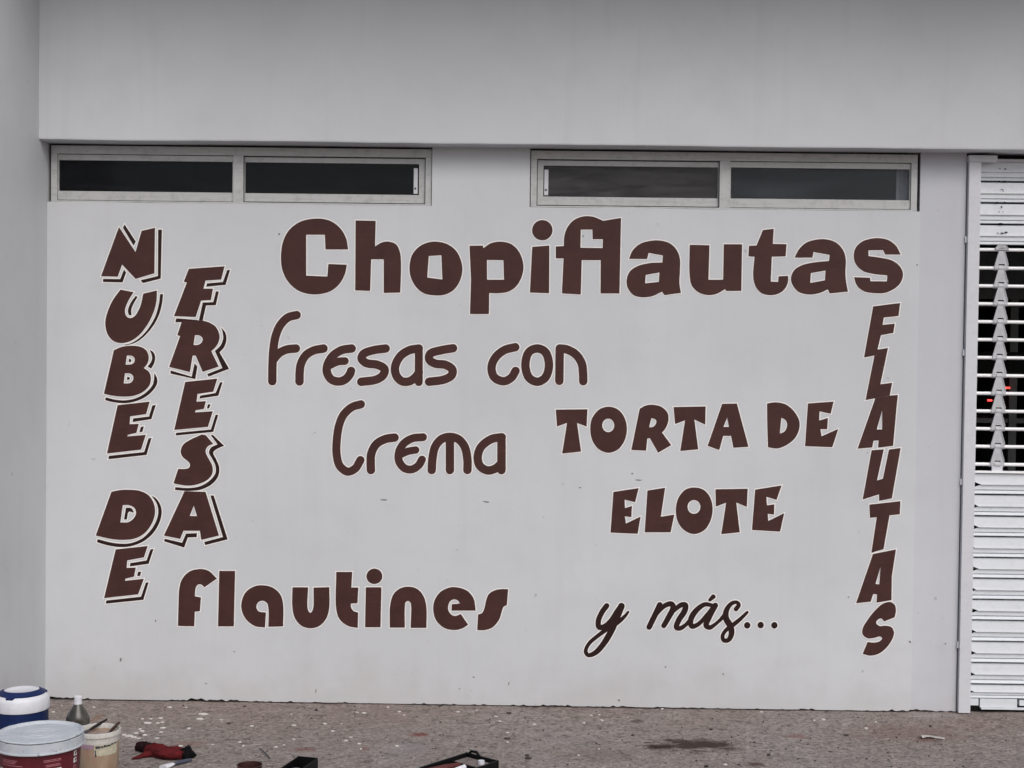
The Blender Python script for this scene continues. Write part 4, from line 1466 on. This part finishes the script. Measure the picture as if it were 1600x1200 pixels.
# flat brush lying on the ground near the glove
p0, p1 = GP(299, 1190.5), GP(271, 1197)
p2 = GP(255, 1203)
e = empty('paintbrush', (p0.x, p0.y, 0))
tag(e, 'flat paintbrush with slate blue handle lying on the ground beside the red glove', 'paintbrush')
q0, q1, q2 = Vector((0, 0, 0.010)), Vector((p1.x - p0.x, p1.y - p0.y, 0.010)), Vector((p2.x - p0.x, p2.y - p0.y, 0.010))
bm = bmesh.new()
tube(bm, [q0, q0.lerp(q1, 0.3), q0.lerp(q1, 0.7), q1], [0.006, 0.0105, 0.010, 0.008], 12, squash=0.8)
obj('handle', bm, plain('slate_blue_handle', (0.050, 0.058, 0.085), 0.35, 0.5), e, smooth=True)
bm = bmesh.new()
tube(bm, [q1, q1.lerp(q2, 0.5), q2], [0.010, 0.018, 0.022], 12, squash=0.45)
obj('ferrule', bm, M['cool_white'], e, smooth=True)

# twig and paper scrap
t0, t1 = GP(405, 1171), GP(422, 1187)
bm = bmesh.new()
tube(bm, [(t0.x, t0.y, 0.006), ((t0.x + t1.x) / 2 + 0.002, (t0.y + t1.y) / 2, 0.008), (t1.x, t1.y, 0.005)], [0.0016, 0.0026, 0.0022], 7)
tag(obj('twig', bm, M['ink'], None, smooth=True), 'thin dark twig lying on the concrete behind the brown paint can', 'twig')
pc = GP(1455, 1155)
bm = bmesh.new()
NP = 8
gv = {}
for i in range(NP + 1):
    for j in range(4):
        u, v = i / NP, j / 3
        x = pc.x + (u - 0.45) * 0.105
        y = pc.y + (v - 0.5) * 0.055 * (1 - 0.75 * u) + 0.012 * math.sin(u * 5)
        gv[i, j] = bm.verts.new((x, y, 0.006 + 0.012 * (1 - u) * (0.5 + 0.5 * math.sin(3 * u + 4 * v)) + 0.004 * v))
for i in range(NP):
    for j in range(3):
        bm.faces.new((gv[i, j], gv[i + 1, j], gv[i + 1, j + 1], gv[i, j + 1]))
bmesh.ops.solidify(bm, geom=bm.faces[:], thickness=0.0015)
tag(obj('paper_scrap', bm, plain('white_paper', (0.72, 0.70, 0.67), 0.8, 0.1), None), 'crumpled white paper scrap on the ground in front of the pier', 'paper')

# dried paint flakes and grit
FL = [(222, 1124, 6), (236, 1124, 5), (251, 1123, 8), (230, 1130, 16), (247, 1130, 8), (254, 1129, 6), (254, 1137.5, 10), (252, 1144, 7), (219, 1139, 7), (222, 1142.5, 8), (213, 1145.5, 9),
      (226, 1148, 8), (202, 1149.5, 14), (210, 1151.5, 10), (217, 1153, 8), (194, 1148, 8), (246, 1153.5, 6), (295, 1139, 7), (265, 1106, 8), (291, 1106, 5), (346, 1125, 8), (312, 1124, 14), (318, 1116, 16),
      (394, 1135.5, 6), (459, 1134.5, 9), (375, 1160, 6), (380, 1166, 5), (444, 1164, 5), (332, 1164, 6), (431, 1167, 6), (569, 1114.5, 8), (558, 1113, 6), (606, 1106, 4), (624, 1113, 7), (632, 1118, 4),
      (715, 1113, 7), (745, 1111, 5), (508, 1131.5, 6), (541, 1158, 8), (548, 1153, 6), (561, 1163, 6), (564, 1171, 6), (775, 1120, 6), (781, 1127, 5), (835, 1132.5, 6), (793, 1145, 5), (793, 1160, 5),
      (924, 1118, 6), (936, 1117, 6), (940, 1126, 6), (912, 1130, 6), (1286, 1124, 8), (1272, 1126, 5), (936, 1171, 5), (904, 1181, 5), (1133, 1195, 7), (459, 1156, 5), (283, 1165, 8), (241, 1165, 10),
      (1353, 1138, 8), (1368, 1128, 4), (97, 1103, 4), (147, 1106, 5), (83, 1113, 5), (455, 1116, 4), (520, 1143, 6), (620, 1166, 8), (1035, 1108, 5), (1190, 1112, 6)]
bm = bmesh.new()


def flake(bm, x, y, s, h):
    k = rnd.choice((5, 6, 7))
    a0 = rnd.uniform(0, 6.28)
    top = []
    el = rnd.uniform(0.55, 1.0)
    z0 = gz(x, y)
    for i in range(k):
        a = a0 + 2 * math.pi * i / k
        r = s * rnd.uniform(0.65, 1.15)
        top.append((x + math.cos(a) * r, y + math.sin(a) * r * el, z0 + h * rnd.uniform(0.7, 1.2)))
    vt = [bm.verts.new(p) for p in top]
    vb = [bm.verts.new((p[0], p[1], z0 - 0.004)) for p in top]
    bm.faces.new(vt)
    for i in range(k):
        j = (i + 1) % k
        bm.faces.new((vt[i], vb[i], vb[j], vt[j]))


for px, py, wd in FL:
    p = GP(px, py)
    s = wd / 2 / 2150 * (p.y - CAM.y)
    flake(bm, p.x, p.y, s, 0.0035)
for _ in range(60):
    px, py = rnd.uniform(60, 1000) if rnd.random() < 0.75 else rnd.uniform(900, 1590), rnd.uniform(1103, 1215)
    p = GP(px, py)
    if p.y < -0.01:
        flake(bm, p.x, p.y, rnd.uniform(0.0016, 0.0038), 0.0018)
tag(obj('paint_flakes', bm, plain('dried_white_paint', (0.60, 0.575, 0.555), 0.75, 0.2, var=0.2, scale=60), None), 'dried white paint flakes scattered over the rough concrete', None, None, 'stuff')
bm = bmesh.new()
for px, py, wd in ((494, 1110, 6), (688, 1103.5, 6), (795, 1115, 10), (793, 1155, 10), (824, 1181, 9), (825, 1186, 10), (1111, 1140, 6), (989, 1150, 5), (1322, 1149, 7), (358, 1131, 6), (382, 1104, 5), (1201, 1181, 6), (1103, 1199, 8), (1453, 1136, 5), (932, 1162, 4)):
    p = GP(px, py)
    flake(bm, p.x, p.y, wd / 2 / 2150 * (p.y - CAM.y), 0.006)
for _ in range(300):
    p = GP(rnd.uniform(60, 1590), rnd.uniform(1102, 1225))
    if p.y < -0.01:
        flake(bm, p.x, p.y, rnd.uniform(0.002, 0.005), rnd.uniform(0.002, 0.005))
tag(obj('grit', bm, plain('dark_grit', (0.055, 0.047, 0.044), 0.9, 0.1, var=0.4, scale=50), None), 'dark grit scattered over the rough concrete', None, None, 'stuff')
